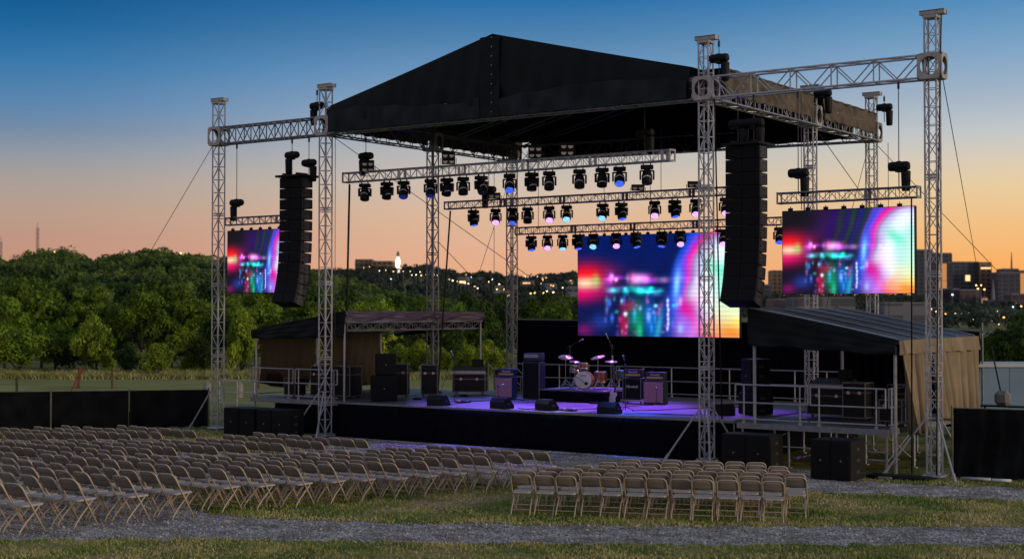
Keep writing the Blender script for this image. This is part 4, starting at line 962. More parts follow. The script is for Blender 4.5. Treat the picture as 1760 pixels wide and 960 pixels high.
mb = MB(); mb.box((0,-.005,.62), (.045,.02,.5)); mb.box((.01,-.005,.92), (.07,.018,.14)); mb.build('neck', M['wood'], gt); gt.rotation_euler = (.1,.35,.3)
def mic_stand(label, x, y, z, h, boom=None, round_=False):
    t = thing('microphone_stand', label, 'microphone stand', (x,y,z), group='microphone stands on the stage')
    mb = MB(); mb.tube([(0,0,.03),(0,0,h)], .010, 6)
    if round_: mb.lathe([(.13,0),(.13,.018),(.02,.03)], (0,0,0), 'Z', 18)
    else:
        for k in range(3): a = 2.1*k+.5; mb.tube([(0,0,.13),(.28*math.cos(a),.28*math.sin(a),.01)], .010, 6)
    mb.build('stand', M['steel'], t)
    top = Vector((0,0,h))
    if boom is not None: b = Vector(boom); mb = MB(); mb.tube([top-b*.35, top+b], .008, 6); mb.lathe([(.03,-.03),(.03,.03)], top, 'X', 8); mb.build('boom_arm', M['steel'], t); top = top+b
    d = Vector((0,.8,-.2)).normalized() if boom is None else Vector(boom).normalized()
    mb = MB(); mb.tube([top-d*.10, top+d*.06], [.012,.018], 8); mb.lathe([(.012,-.035),(.028,-.02),(.030,.0),(.026,.02),(.01,.033)], top+d*.08, 'Z', 10); mb.build('microphone', M['grey_metal'], t)
mic_stand('straight vocal microphone stand at the left front of the stage', -10.43, 2.46, ZD, 1.42, (-.02,-.10,.15), True)
mic_stand('vocal microphone stand in front of the black guitar cabinet', -3.67, 1.9, ZD, 1.35, (.05,-.18,.22))
mic_stand('tall boom stand above the left side of the drums', -8.2, 5.9, ZD, 1.75, (.5,-.1,.22)); mic_stand('tall boom stand above the middle of the drums', -6.75, 6.2, ZD+.39, 1.4, (-.12,-.1,.32))
mic_stand('low microphone stand in front of the leftmost magenta-lit cabinet', -10.05, 4.35, ZD, .45, (.05,.12,.02)); mic_stand('low microphone stand in front of the rightmost magenta-lit cabinet', -4.15, 4.6, ZD, .52, (-.12,.2,.02))
mic_stand('short boom stand between the drum kit and the teal drum', -6.1, 5.3, ZD, .95, (-.25,.3,.45))
def wedge(label, x, y, rz):
    t = thing('floor_monitor', label, 'stage monitor', (x,y,ZD), rz, 'floor monitors along the stage edge')
    mb = MB(); mb.prism([(-.22,0.0),(.24,0.0),(.24,.08),(.02,.33),(-.13,.33),(-.22,.20)], 'X', -.29, .29); mb.build('cabinet', M['black'], t)
    g = MB(); a = Vector((0,.236,.10)); b = Vector((0,.032,.327)); n_ = Vector((0,.74,.67))*.006
    g.add([a+n_+Vector((-.26,0,0)), a+n_+Vector((.26,0,0)), b+n_+Vector((.26,0,0)), b+n_+Vector((-.26,0,0))], [(0,1,2,3)]); g.build('grille', M['grille'], t)
    h = MB()
    for s in (-1,1): h.box((s*.292,.0,.15), (.012,.12,.05))
    h.build('handle', M['steel'], t)
wedge('floor monitor near the left vocal microphone stand', -9.75, .75, .1); wedge('floor monitor in front of the leftmost magenta-lit cabinet', -7.32, .75, -.15)
wedge('floor monitor in front of the tall bass cabinet', -5.75, .85, -.25); wedge('floor monitor left of the right vocal microphone stand', -3.5, .72, .05); wedge('floor monitor at the right end of the stage edge', -.55, 2.0, .9)
def pedals(label, x, y, n):
    t = thing('pedal_board', label, 'effects pedals', (x,y,ZD+.002)); mb = MB(); mb.box((0,0,.02), (.5,.26,.035), ch=.005); mb.build('board', M['case'], t)
    for k in range(n): mb = MB(); mb.box((-.2+k*.4/(n-1), random.uniform(-.04,.04), .058), (.06,.1,.04), ch=.006); mb.build('pedal', [M['grey_metal'],M['white'],M['orange'],M['teal']][k % 4], t)
pedals('pedal board beside the left vocal microphone stand', -10.0, 2.3, 5); pedals('pedal board right of the centre floor monitors', -5.1, 1.0, 5)
# speakers and cases
def pa_box(label, x, y, z, w_, d_, h_, rz=0., cat='speaker', grp='speakers around the stage', split=False):
    t = thing('speaker', label, cat, (x,y,z), rz, grp); mb = MB(); mb.box((0,0,h_/2+.012), (w_,d_,h_-.01), ch=.012); mb.build('cabinet', M['black'], t)
    g = MB()
    if split:
        for s in (-1,1): g.box((s*w_*.245,-d_/2-.008,h_/2+.012), (w_*.465,.022,h_-.07), ch=.008)
    else: g.box((0,-d_/2-.008,h_/2+.012), (w_-.05,.022,h_-.07), ch=.008)
    g.build('grille', M['grille'], t)
    h = MB(); 
    for zz in (.22,.5,.78): h.box((w_/2+.003,0,h_*zz), (.012,.16,.07), ch=.004)
    h.build('handle', M['steel'], t); l = MB(); l.box((0,-d_/2-.022,h_/2), (.03,.006,.03)); l.build('badge', M['grey_metal'], t)
for i, (x, lab) in enumerate(((1.45,'left cabinet of the pair of subwoofers beside the front right tower'), (2.14,'right cabinet of the pair of subwoofers beside the front right tower'))): pa_box(lab, x, -.95, 0, .68, .75, .93, 0, 'subwoofer', 'subwoofers on the ground')
for x, lab in ((4.10,'left cabinet of the subwoofer pair in front of the right wing'), (4.62,'right cabinet of the subwoofer pair in front of the right wing')): pa_box(lab, x, -1.55, 0, .52, .85, .97, 0, 'subwoofer', 'subwoofers on the ground')
for x, lab in ((-16.75,'left cabinet of the subwoofer pair beside the far left tower'), (-16.03,'right cabinet of the subwoofer pair beside the far left tower'), (-15.25,'left cabinet of the subwoofer pair left of the front left tower'), (-14.55,'right cabinet of the subwoofer pair left of the front left tower')): pa_box(lab, x, -.95, 0, .7, .75, .90, 0, 'subwoofer', 'subwoofers on the ground')
pa_box('wider bottom side fill speaker at the left edge of the stage', -12.65, 1.55, ZD, .85, .7, .82, .75); pa_box('upper side fill speaker stacked at the left edge of the stage', -12.62, 1.6, ZD+.83, .66, .6, .70, .75)
pa_box('bottom side fill speaker at the inner corner of the right wing', .12, 2.75, ZD+.005, .75, .7, .62, -.6); pa_box('tall upper side fill speaker at the inner corner of the right wing', .12, 2.75, ZD+.63, .62, .6, .95, -.6)
def road_case(label, x, y, z, w_, d_, h_, rz=0., lid=True, wheels=True):
    t = thing('road_case', label, 'road case', (x,y,z), rz, 'road cases on the wing platforms'); z0 = .09 if wheels else .005
    mb = MB(); mb.box((0,0,z0+h_/2), (w_,d_,h_)); mb.build('case_body', M['case'], t)
    e_ = MB(); r = .014
    for i in (-1,1):
        for j in (-1,1): e_.box((i*w_/2,j*d_/2,z0+h_/2), (r*2,r*2,h_+r))
        for zz in (0,1): e_.box((i*w_/2,0,z0+h_*zz), (r*1.8,d_,r*1.8)); e_.box((0,i*d_/2,z0+h_*zz), (w_,r*1.8,r*1.8))
        if lid: e_.box((0,i*d_/2,z0+h_*.72), (w_,r*1.6,r*1.6)); e_.box((i*w_/2,0,z0+h_*.72), (r*1.6,d_,r*1.6))
    e_.build('metal_edge', M['caseedge'], t)
    l = MB()
    for s in (-1,1): l.box((s*w_*.25,-d_/2-.008,z0+h_*.72), (.09,.014,.08)); 
    l.build('latch', M['chrome'], t)
    if wheels:
        wm = MB()
        for i in (-1,1):
            for j in (-1,1): wm.lathe([(.04,-.014),(.04,.014)], (i*w_*.4,j*d_*.36,.042), 'X', 10); wm.box((i*w_*.4,j*d_*.36,.07), (.07,.06,.035))
        wm.build('wheel', M['black'], t)
for a in (('tall road case on the left wing platform behind the handrail',-15.35,1.6,1.14,.62,.6,.98,0),('small low road case at the outer end of the left wing',-16.4,1.3,1.14,.5,.5,.55,0),('wide road case beside the tall one on the left wing',-14.55,1.9,1.14,.75,.6,.98,0),
          ('equipment rack behind the left side fill speakers',-13.35,3.2,1.14,.6,.7,1.05,.6),('equipment rack with pale edges right of the left side fill speakers',-12.75,4.1,ZD+.01,.55,.6,1.0,.6),
          ('long low road case under the left monitor desk',-12.6,6.2,ZD+.01,1.15,.6,.62,.5),('square road case at the back left of the deck',-12.1,7.6,ZD+.01,.6,.55,.75,.4),('road case beside the back left steps',-11.3,8.0,ZD+.01,.5,.45,.45,.3),
          ('road case under the right monitor desk',2.35,2.9,1.14,1.2,.6,.72,-.1),('upright road case with pale frame on the right wing',3.35,2.3,1.14,.62,.6,.92,0),('road case at the right rear of the right wing',4.3,3.3,1.14,.8,.6,.85,0),('small road case at the back of the right wing',3.2,5.0,1.14,.6,.5,.6,.2),('dark trunk at the outer end of the right wing',4.6,1.6,1.14,.6,.5,.55,0)): road_case(*a)
def desk(label, x, y, z, w_, rz):
    t = thing('mixing_desk', label, 'mixing desk', (x,y,z), rz, 'monitor mixing desks'); mb = MB(); mb.prism([(-.3,0),(.35,0),(.35,.22),(.25,.25),(-.3,.09)], 'X', -w_/2, w_/2); mb.build('desk_body', M['case'], t)
    e_ = MB(); e_.box((0,-.312,.05), (w_+.04,.02,.09)); e_.box((0,-.326,.05), (w_-.1,.012,.03)); e_.build('front_rail', M['grey_metal'], t)
    k = MB()
    for i in range(14):
        for j in range(3): xx = -w_/2+.08+i*(w_-.16)/13; yy = -.2+j*.14; k.box((xx,yy,.115+(yy+.2)*.29), (.02,.04,.02))
    k.build('fader', M['grey_metal'], t)
    s = MB(); s.box((w_*.2,.32,.36), (.42,.03,.26), ch=.006); s.box((w_*.2,.33,.23), (.06,.04,.1)); s.build('monitor_display', M['black'], t)
desk('left monitor desk on the long low road case', -12.6, 6.2, ZD+.735, 1.15, .5); desk('right monitor desk with a pale front rail', 2.35, 2.9, 1.14+.825, 1.15, -.1)
clr = random.Random(77)
for i, (x0, y0, x1, y1) in enumerate(((-10.4,2.4,-9.3,4.7),(-9.5,.9,-9.9,2.2),(-7.0,1.0,-5.3,1.1),(-5.2,1.2,-4.3,4.8),(-3.6,1.9,-1.6,5.6),(-3.1,.9,-.6,2.0),(-8.9,4.2,-11.8,5.9),(-1.9,6.5,-4.2,5.6),(1.4,1.2,3.1,2.0),(-16.2,1.1,-14.4,1.0))):
    p = []; ph = clr.uniform(0,6)
    for k in range(25):
        u = k/24; p.append((x0+(x1-x0)*u+.10*math.sin(7*u+ph), y0+(y1-y0)*u+.13*math.sin(9*u+ph*2), (1.142 if x0 > 1 or x0 < -14 else ZD)+.012))
    mb = MB(); mb.tube(p, .011, 5); tag(mb.build('stage_cable', M['black'], smooth=True), ['cable from the left vocal stand back to the leftmost cabinet','cable behind the leftmost floor monitor','cable between the two centre floor monitors','cable from the pedals to the rightmost magenta-lit cabinet','cable from the right vocal stand to the back right of the deck','cable beside the rightmost floor monitor','cable from the magenta-lit cabinet to the left monitor desk','cable lying at the back right of the main deck','cable lying on the right wing deck behind the handrail','cable lying on the left wing deck behind the handrail'][i], 'cable', 'loose cables on the stage floor')
for i, (x, y) in enumerate(((-12.1,2.6),(-11.9,4.9),(-2.9,5.4),(-9.6,4.4),(-6.2,4.2))):
    mb = MB(); q = clr.uniform(0,6)
    for k in range(3): mb.tube([(.16*math.cos(a/3+q)*(1-.1*k),.13*math.sin(a/3+q)*(1-.1*k),.015+.02*k) for a in range(20)], .011, 5)
    tag(mb.build('cable_coil', M['black'], smooth=True, loc=(x,y,ZD)), ['coiled cable beside the left side fill speakers','coiled cable in front of the racks at stage left','coiled cable right of the rightmost magenta-lit cabinet','coiled cable in front of the tall bass cabinet','coiled cable in front of the drum riser'][i], 'cable', 'coiled cables on the stage floor')
# spotlights really lit on the stage
def spot(x, y, z, tx, ty, e, col, ang=34):
    l = bpy.data.lights.new('stage_beam', 'SPOT'); l.energy = e*4.6; l.color = (col[0]*.52, col[1]*.42, col[2]); l.spot_size = R(ang); l.spot_blend = .9; l.shadow_soft_size = .12
    o = bpy.data.objects.new('stage_beam', l); COL.objects.link(o); o.location = (x,y,z); o.rotation_euler = (Vector((x,y,z))-Vector((tx,ty,ZD))).to_track_quat('Z','Y').to_euler()
spot(-7.21,.9,7.6,-8.0,1.5,900,(.25,.25,1),38); spot(-3.32,.9,7.6,-2.6,1.6,1100,(.10,.22,1),34); spot(-10.62,4.8,6.9,-9.3,1.6,1000,(.5,.25,1),40)
spot(-8.43,4.8,6.9,-6.3,2.6,1300,(.55,.18,1),40); spot(-4.43,4.8,6.9,-3.9,3.2,1400,(.60,.15,1),42); spot(-6.35,4.8,6.9,-6.4,.9,700,(.75,.7,1),26)
spot(-2.97,4.8,6.9,-.6,3.4,1000,(.45,.12,1),42); spot(-7.66,7.8,6.2,-7.1,5.6,800,(.65,.25,1),44); spot(-8.58,7.8,6.2,-9.3,5.4,500,(.2,.3,1),40); spot(-5.16,7.8,6.2,-4.8,5.2,700,(.5,.25,1),38); spot(-1.95,4.8,6.9,-1.3,-6.8,900,(.7,.3,1),11)
spot(-9.92,4.8,6.9,-10.3,3.5,500,(.3,.3,1),44); spot(-3.32,1.2,7.6,-2.9,1.0,900,(.02,.55,1),18); spot(-7.21,1.2,7.6,-5.2,.95,500,(1,1.6,1),16)

# ------------------------------------------------------------------ cables and guy wires
def sag(a, b, s, n=14):
    a, b = Vector(a), Vector(b); return [a.lerp(b, i/n)-Vector((0,0,s*math.sin(math.pi*i/n))) for i in range(n+1)]
def cable(name, label, cat, pts, r, m=None, grp=None): mb = MB(); mb.tube(pts, r, 6); tag(mb.build(name, m or M['steel'], smooth=True), label, cat, grp)
cable('cable_bundle', 'thick black cable hanging from the left end of the front lighting truss', 'cable', sag((-13.72,1.05,8.25),(-13.95,1.1,1.14),.0)+[], .035, M['black'], 'cable bundles')
cable('cable_bundle', 'black cable hanging from the left end of the middle lighting truss', 'cable', sag((-12.6,5.05,7.55),(-13.2,5.1,1.14),.05), .03, M['black'], 'cable bundles')
cable('cable_bundle', 'black cable running down beside the front right tower', 'cable', sag((.36,-.2,9.75),(.5,-.1,1.2),.03), .02, M['black'], 'cable bundles')
cable('cable_bundle', 'black cable hanging below the right side of the right screen', 'cable', sag((5.72,-.12,6.9),(5.72,-.2,.1),.02), .02, M['black'], 'cable bundles')
cable('cable_bundle', 'black cable down the outer side of the far right tower', 'cable', sag((6.52,-.2,11.3),(6.45,-.3,7.0),.02)+sag((6.45,-.3,7.0),(6.35,-.25,.1),.02), .016, M['black'], 'cable bundles')
G = [('guy wire from the far left tower down to the orange strap', (WL-.2,-.1,9.75), (-32.37,5.05,1.65)), ('guy wire sloping down from the front left tower behind the front truss', (W0+.2,.2,9.7), (-8.4,7.9,3.6)),
     ('guy wire from the far right tower sloping down to the right', (6.45,.1,9.75), tuple(gp(1712,90))), ('guy wire crossing behind the right screen from the rear right tower', (.1,12.1,9.7), (6.8,20.5,0)),
     ('guy wire left of the rear right tower', (-.1,12.0,9.7), (-5.2,17.5,0)), ('thin guy wire from the rear left tower to the left', (W0,10.6,9.6), (-19.5,13,0)), ('thin guy wire from the mid left tower to the right', (W0+.2,5.7,6.5), (-12.9,15.5,0)),
     ('guy wire right of the mid right tower', (.1,7.1,9.7), (4.5,14.5,0))]
for l, a, b in G: cable('guy_wire', l, 'wire', [a, b], .011, grp='guy wires of the stage roof')
for i, (x, y, za, zb) in enumerate(((-13.45,.05,9.7,1.2), (-13.0,8.2,9.7,1.2), (-1.0,9.4,9.8,6.8), (-9.0,9.4,9.8,6.8), (-6.3,8.0,9.8,7.1), (-10.9,8.0,9.8,7.1), (-4.2,5,9.9,7.85), (.6,11.9,9.7,1), (2.75,.02,6.7,9.7), (-4.7,9.5,3.17,2.6))):
    cable('hanging_line', 'thin line hanging %s' % ('beside the front left tower','behind the mid left tower','above the right end of the centre screen','above the left end of the centre screen','above the middle of the rear truss','above the left end of the rear truss','above the right part of the middle truss','beside the rear right tower','above the left end of the right screen','just below the centre screen')[i], 'wire', [(x,y,za),(x,y,zb)], .010, grp='thin hanging lines')
sp = thing('anchor_strap', 'orange ratchet strap anchoring the guy wire in the field beyond the left fence', 'strap', (-32.37,5.05,0)); mb = MB(); mb.tube([(0,0,1.65),(-.55,-.38,.2)], .035, 6); mb.tube([(0.0,0,1.6),(-.25,-.1,.75)], .04, 6); mb.build('webbing', M['orange'], sp); mb = MB(); mb.tube([(-.62,-.42,0),(-.55,-.38,.35)], .04, 6); mb.build('stake', M['steel'], sp)

# ------------------------------------------------------------------ fences, blocks, trailer
def fence(label, pts, h, posts_r=.03):
    t = thing('mesh_fence', label, 'fence', (*pts[0],0)); o = Vector((*pts[0],0))
    for i, (a, b) in enumerate(zip(pts, pts[1:])):
        a = Vector((*a,0))-o; b = Vector((*b,0))-o; z = Vector((0,0,1))
        cloth('fabric', a+z*(h-.01), b+z*(h-.01), b+z*.04, a+z*.04, M['mesh'], t, 40, 10, .03, 4, seed=60+i, hem=.01, thick=False)
        mb = MB(); mb.tube([a+z*h, b+z*h], .016, 6); mb.tube([a+z*.05, b+z*.05], .014, 6); mb.build('rail', M['post'], t)
    for p in pts: p = Vector((*p,0))-o; mb = MB(); mb.tube([p, p+Vector((0,0,h+.06))], posts_r, 8); mb.build('post', M['post'], t)
fence('low black mesh fence on the left with thin green posts', [(-29.4,-9.6),(-27.5,-7.7),(-25.4,-5.7),(-23.2,-3.5),(-21.45,-1.6),(-19.6,.35)], 1.33)
fence('tall black mesh fence panel at the right beside the far right tower', [(6.62,.12),(8.9,.5),(11.2,.9),(13.6,1.3)], 1.72)
cable('pipe', 'pale pipe lying on the ground along the foot of the right fence', 'pipe', [(6.95,-.15,.06),(7.6,-.05,.06)], .05, M['grey_metal']); 
cable('pipe', 'second shorter pale pipe lying by the right fence', 'pipe', [(7.62,-.02,.05),(8.05,.04,.05)], .045, M['white'])
mb = MB(); mb.box((5.6,-.75,.05), (1.5,.5,.10), ch=.02); tag(mb.build('cable_ramp', M['black']), 'low black cable ramp on the gravel at the foot of the far right tower', 'cable ramp')
mb = MB(); mb.box((5.35,-.95,.04), (.35,.25,.07), ch=.02); tag(mb.build('concrete_slab', M['concrete']), 'small concrete slab under the outer leg of the right platform', 'slab')
trl = thing('trailer', 'long pale blue box trailer parked beyond the right fence', 'trailer', gp(1765,46), YAW)
mb = MB(); mb.box((0,1.2,1.42), (3.5,2.4,1.75), ch=.03); mb.build('box_body', M['trailer'], trl)
mb = MB(); mb.box((0,1.2,2.34), (3.62,2.5,.10), ch=.02)
mb.build('roof', M['trailer_roof'], trl)
mb = MB()
for k in range(4): mb.box((-1.6+k*1.06,-.004,1.42), (.03,.012,1.7))
mb.build('side_rib', M['trailer'], trl)
for s in (-.9,.9): mb = MB(); mb.lathe([(.33,-.1),(.35,-.08),(.35,.08),(.33,.1)], (s,.2,.36), 'Y', 20); mb.build('wheel', M['black'], trl)
t = thing('work_cart', 'small cart with a rounded grey cover in front of the trailer', 'cart', gp(1722,41)); mb = MB(); mb.box((0,0,1.62), (.42,.3,.42), ch=.1); mb.build('cover', M['concrete'], t); mb = MB(); mb.box((.2,0,1.4), (1.6,.5,.04)); 
for x in (-.5,.9): mb.tube([(x,0,0),(x,0,1.4)], .03)
mb.build('frame', M['case'], t); mb = MB(); mb.tube([(-.0,.1,1.4),(-.35,.1,3.1)], .022); mb.build('pole', M['case'], t)
t = thing('steel_barrier', 'grey steel barrier between the left fence and the left wing', 'barrier', gp(408,62)); t.rotation_euler = (0,0,YAW); mb = MB()
for z in (.15,.6,1.1): mb.tube([(-.75,0,z),(.75,0,z)], .025)
for x in (-.75,0,.75): mb.tube([(x,0,0),(x,0,1.1)], .025)
mb.build('bars', M['grey_metal'], t)
for px, lab in ((357,'left'),(412,'right')):
    t = thing('gas_bottle', '%s of two pale round topped bottles behind the steel barrier' % lab, 'bottle', gp(px,68)); mb = MB(); mb.lathe([(.16,0),(.17,.05),(.17,.62),(.12,.72),(.05,.75),(.05,.8)], (0,0,0), 'Z', 16); mb.build('shell', M['concrete'], t, smooth=True)
for i, px in enumerate((30,137,194,445,530)):
    mb = MB(); p = gp(px, 76 if i else 66); mb.tube([(0,0,0),(0,0,1.05)], .06, 7); o = mb.build('fence_post', M['wood'], loc=p); tag(o, 'weathered wooden post standing in the field, %s from left' % ORD[i+1], 'post', 'wooden posts in the field')

# ------------------------------------------------------------------ folding chairs
def chair_proto():
    t = thing('folding_chair', 'x', 'chair'); W = .205; L = lambda y: (y, (.47-y)/.49*.80)
    def fp(y): return .80*(.47-y)/.50
    mb = MB(); pts = [(-W,.47,0),(-W,.25,fp(.25)),(-W,.02,fp(.02))]
    pts += [(-W+.012,-.008,fp(-.008)),(-W+.045,-.028,.796),(-W+.09,-.032,.803),(0,-.034,.804),(W-.09,-.032,.803),(W-.045,-.028,.796),(W-.012,-.008,fp(-.008)),(W,.02,fp(.02)),(W,.25,fp(.25)),(W,.47,0)]
    mb.tube(pts, .0145, 6); mb.tube([(-W,.37,fp(.37)),(W,.37,fp(.37))], .008, 5); mb.build('front_frame', M['frame_tube'], t, smooth=True)
    mb = MB(); n = 8; V = []; F = []
    for j in range(5):
        z = .61+.18*j/4; y0 = .47-z/.80*.50
        for i in range(n+1):
            u = -1+2*i/n; q = W-.006-(.03 if j == 4 else 0)*(1 if abs(u) > .9 else 0)
            V.append((u*(q-.004), y0+.016-.016*(1-u*u), z-.006-(.012*(1-u*u) if j == 0 else 0)))
    for j in range(4):
        for i in range(n): a = j*(n+1)+i; F.append((a,a+1,a+n+2,a+n+1))
    mb.add(V, F); o = mb.build('backrest', M['chair'], t, smooth=True); s = o.modifiers.new('t', 'SOLIDIFY'); s.thickness = .010
    mb = MB(); out = [(-.19,.07),(-.19,.40),(-.17,.455),(-.12,.475),(.12,.475),(.17,.455),(.19,.40),(.19,.07),(.15,.045),(-.15,.045)]
    k = len(out); mb.add([(x,y,.435) for x,y in out]+[(x*.97,.01+y*.97,.462) for x,y in out], [tuple(range(k-1,-1,-1)), tuple(range(k,2*k))]+[(i,(i+1)%k,(i+1)%k+k,i+k) for i in range(k)])
    mb.build('seat', M['seatm'], t)
    for s_ in (-1,1):
        mb = MB(); mb.tube([(s_*.185,.36,.43),(s_*.185,.24,.31),(s_*.187,.10,.19),(s_*.19,.0,.08),(s_*.192,-.045,0)], .0135, 6); mb.build('leg', M['frame_tube'], t, smooth=True)
    mb = MB(); mb.tube([(-.187,.03,.11),(.187,.03,.11)], .008, 5); mb.tube([(-.187,.11,.20),(.187,.11,.20)], .007, 5); mb.build('crossbar', M['frame_tube'], t)
    return t
proto_chair = chair_proto(); TREE[proto_chair] = kids(proto_chair)
for k in TREE[proto_chair]: TREE[k] = []
seats = []
rc_ = random.Random(12)
def row(block, ri, nrow, xr, xl, y, pitch, sc):
    n = max(1, int((xr-xl)/pitch)+1)
    for k in range(n):
        seats.append((xr-k*pitch-.21*sc, y, 0, sc, block, ri, k+1, n))
def lin(a, b, t): return a+(b-a)*t
A = [(-18.55,-4.25,-9,1.16),(-17.48,-4.08,-9.5,1.15),(-16.5,-3.78,-10.5,1.13),(-15.62,-3.48,-10.2,1.11),(-14.4,-3.4,-9.3,1.09),(-13.65,-3.1,-8.6,1.07),(-12.95,-2.72,-7.6,1.05),(-12.2,-2.48,-6.9,1.03),(-11.5,-2.2,-6.2,1.0),(-10.85,-1.82,-5.7,.99),(-10.1,-1.6,-5.3,.98),(-9.35,-1.38,-4.9,.98),(-8.65,-1.02,-4.5,.98),(-7.9,-.62,-4.4,.98),(-7.0,-.5,-4.0,.98)]
for i, (y, xr, xl, sc) in enumerate(A): row('middle', i+1, len(A), xr, xl, y, .45+.15*max(0, min(1, (sc-.98)/.18)), sc)
B = [(-14.2,-10.4,-15.2),(-13.35,-9.5,-14.6),(-12.5,-8.75,-13.7),(-11.8,-8.6,-13.0),(-11.15,-8.45,-12.3),(-10.45,-7.8,-11.4),(-9.75,-7.45,-10.6),(-9.0,-6.95,-9.9),(-7.95,-6.6,-9.9),(-7.05,-5.95,-9.6)]
for i, (y, xr, xl) in enumerate(B): row('second', i+1, len(B), xr, xl, y, .455, 1.0)
Cc = [(-10.7,-14.0,-17.4),(-9.95,-12.9,-17.0),(-9.2,-12.4,-16.5),(-8.45,-12.1,-15.9),(-7.55,-11.75,-14.8)]
for i, (y, xr, xl) in enumerate(Cc): row('far', i+1, len(Cc), xr, xl, y, .46, 1.0)
dxr = Vector((4.78,1.96,0)).normalized(); ang = math.atan2(1.96,4.78)
D = [((1.67,-11.17),12),((1.31,-10.50),13),((1.46,-9.70),12),((1.75,-8.92),10),((1.83,-8.12),9),((1.97,-7.35),7)]
for i, (p, n) in enumerate(D):
    for k in range(n):
        q = Vector((p[0],p[1],0))+dxr*(k*.452); seats.append((q.x+rc_.gauss(0,.006), q.y+rc_.gauss(0,.012), ang, 1.0, 'right', i+1, n-k, n))
BN = {'middle': 'large middle block left of centre', 'second': 'narrower block behind the first diagonal aisle', 'far': 'far left block near the fence', 'right': 'right-hand block seen from behind'}
def pxof(x, y, z=.8):
    d = Vector((x,y,z))-CAM; dd = d.dot(FW); return 880+FPX*d.dot(RT)/dd
nch = 0
for (x, y, a, sc, blk, ri, k, n) in seats:
    if pxof(x, y) < -25: continue
    o = proto_chair if nch == 0 else copy_tree(proto_chair); nch += 1
    jit = rc_.gauss(0,.045)
    o.location = (x+rc_.gauss(0,.006), y+.02+rc_.gauss(0,.028), .009); o.rotation_euler = (0,0,a+jit); o.scale = (sc,sc,sc*rc_.uniform(.99,1.01))
    o['label'] = 'beige folding chair, %s from right in %s row from camera, %s' % (ORD[k], ORD[ri], {'middle':'large middle block','second':'block behind the diagonal aisle','far':'far left block','right':'right-hand block'}[blk])
    o['category'] = 'chair'; o['group'] = 'folding chairs in the %s' % BN[blk]
print('chairs', nch)

# ------------------------------------------------------------------ trees
def leaf_quads(P, N, size, rng, k=4):
    n = len(P); t = rng.normal(size=(n,3)); t -= N*(t*N).sum(1)[:,None]; t /= np.linalg.norm(t,axis=1)[:,None]+1e-9; b = np.cross(N, t)
    s = size*(.6+.8*rng.random(n))[:,None]; a = .55+.3*rng.random(n)[:,None]
    V = np.stack([P-t*s, P-b*s*a, P+t*s, P+b*s*a], 1)
    return V.reshape(-1,3)
def crown_points(rng, R_, H_, zc, nl, clumps, cr):
    # clump centres fill an uneven egg; leaves sit on the outside of each clump
    c = rng.normal(size=(clumps,3)); c /= np.linalg.norm(c,axis=1)[:,None]; rad = rng.random(clumps)**.45
    c = c*rad[:,None]*np.array([R_-cr*.6, R_-cr*.6, H_/2-cr*.5]); c[:,2] += zc
    c[:,:2] *= (1-.25*np.clip((c[:,2:3]-zc)/(H_/2), -1, 1))
    r_ = cr*(.65+.7*rng.random(clumps)); idx = rng.integers(0, clumps, nl)
    d = rng.normal(size=(nl,3)); d[:,2] += .35; d /= np.linalg.norm(d,axis=1)[:,None]
    sh = (.72+.38*rng.random(nl)); P = c[idx]+d*(r_[idx]*sh)[:,None]*np.array([1,1,.8])
    N = d+rng.normal(size=(nl,3))*.45; N /= np.linalg.norm(N,axis=1)[:,None]
    return P, N, c
def make_tree(seed, R_, Ht, trunk_h, nl, clumps, cr, leaf, m, open_=False):
    rng = np.random.default_rng(seed); rd = random.Random(seed)
    t = thing('tree', 'x', 'tree'); H_ = Ht-trunk_h
    P, N, c = crown_points(rng, R_, H_, trunk_h+H_/2, nl, clumps, cr)
    P[:,2] = np.maximum(P[:,2], trunk_h*.5)
    npmesh('crown', leaf_quads(P, N, leaf, rng), np.arange(len(P)*4).reshape(-1,4), m, t)
    mb = MB(); mb.tube([(0,0,-.3),(.04,0,trunk_h*.5),(0,.05,trunk_h),(.1,0,trunk_h+H_*.45)], [.2,.16,.13,.05], 7)
    for k in range(7 if not open_ else 12):
        q = Vector(c[rd.randrange(len(c))]); s0 = Vector((0,0,trunk_h*(.6+.5*rd.random()))); mid = s0.lerp(q, .5)+Vector((0,0,-.2*H_*.2))
        mb.tube([s0, mid, q], [.08,.05,.02], 5)
    mb.build('trunk', M['bark'], t, smooth=True)
    return t
PR = {}
specs = {'round': (1, 3.0,7.0,1.0,5200,30,1.0,.17,M['leaf']), 'tall': (2, 2.6,8.0,1.4,5200,32,.95,.17,M['leaf']), 'bright': (3, 2.4,5.0,.5,4200,24,.8,.15,M['leaf_bright']),
         'open': (4, 3.4,7.5,2.6,4200,30,.85,.16,M['leaf']), 'dark': (5, 3.3,6.5,.6,5200,30,1.1,.18,M['leaf_dark']), 'bushy': (6, 3.2,5.0,.3,4800,30,.9,.17,M['leaf_bright'])}
used = set()
for k, a in specs.items(): PR[k] = make_tree(*a, open_=(k == 'open')); TREE[PR[k]] = kids(PR[k]); [TREE.setdefault(q, []) for q in TREE[PR[k]]]
trn = random.Random(4)
KW = {'round': 'round leafy tree', 'tall': 'tall leafy tree', 'bright': 'bright young tree', 'open': 'tree with its bare limbs showing', 'dark': 'dark bushy tree', 'bushy': 'low yellow-green bushy tree'}
def tree(kind, px, d, top, wpx, label, grp):
    o = PR[kind] if kind not in used else copy_tree(PR[kind]); used.add(kind)
    ht = specs[kind][2]; r_ = specs[kind][1]; p = gp(px, d, hz(px, d)); hgt = ztop(top, d)-p.z
    sx = wpx*d/FPX/2/r_; o.location = p; o.scale = (sx, sx, hgt/ht); o.rotation_euler = (0,0,trn.uniform(0,6.28)); o['label'] = label; o['category'] = 'tree'; o['group'] = grp
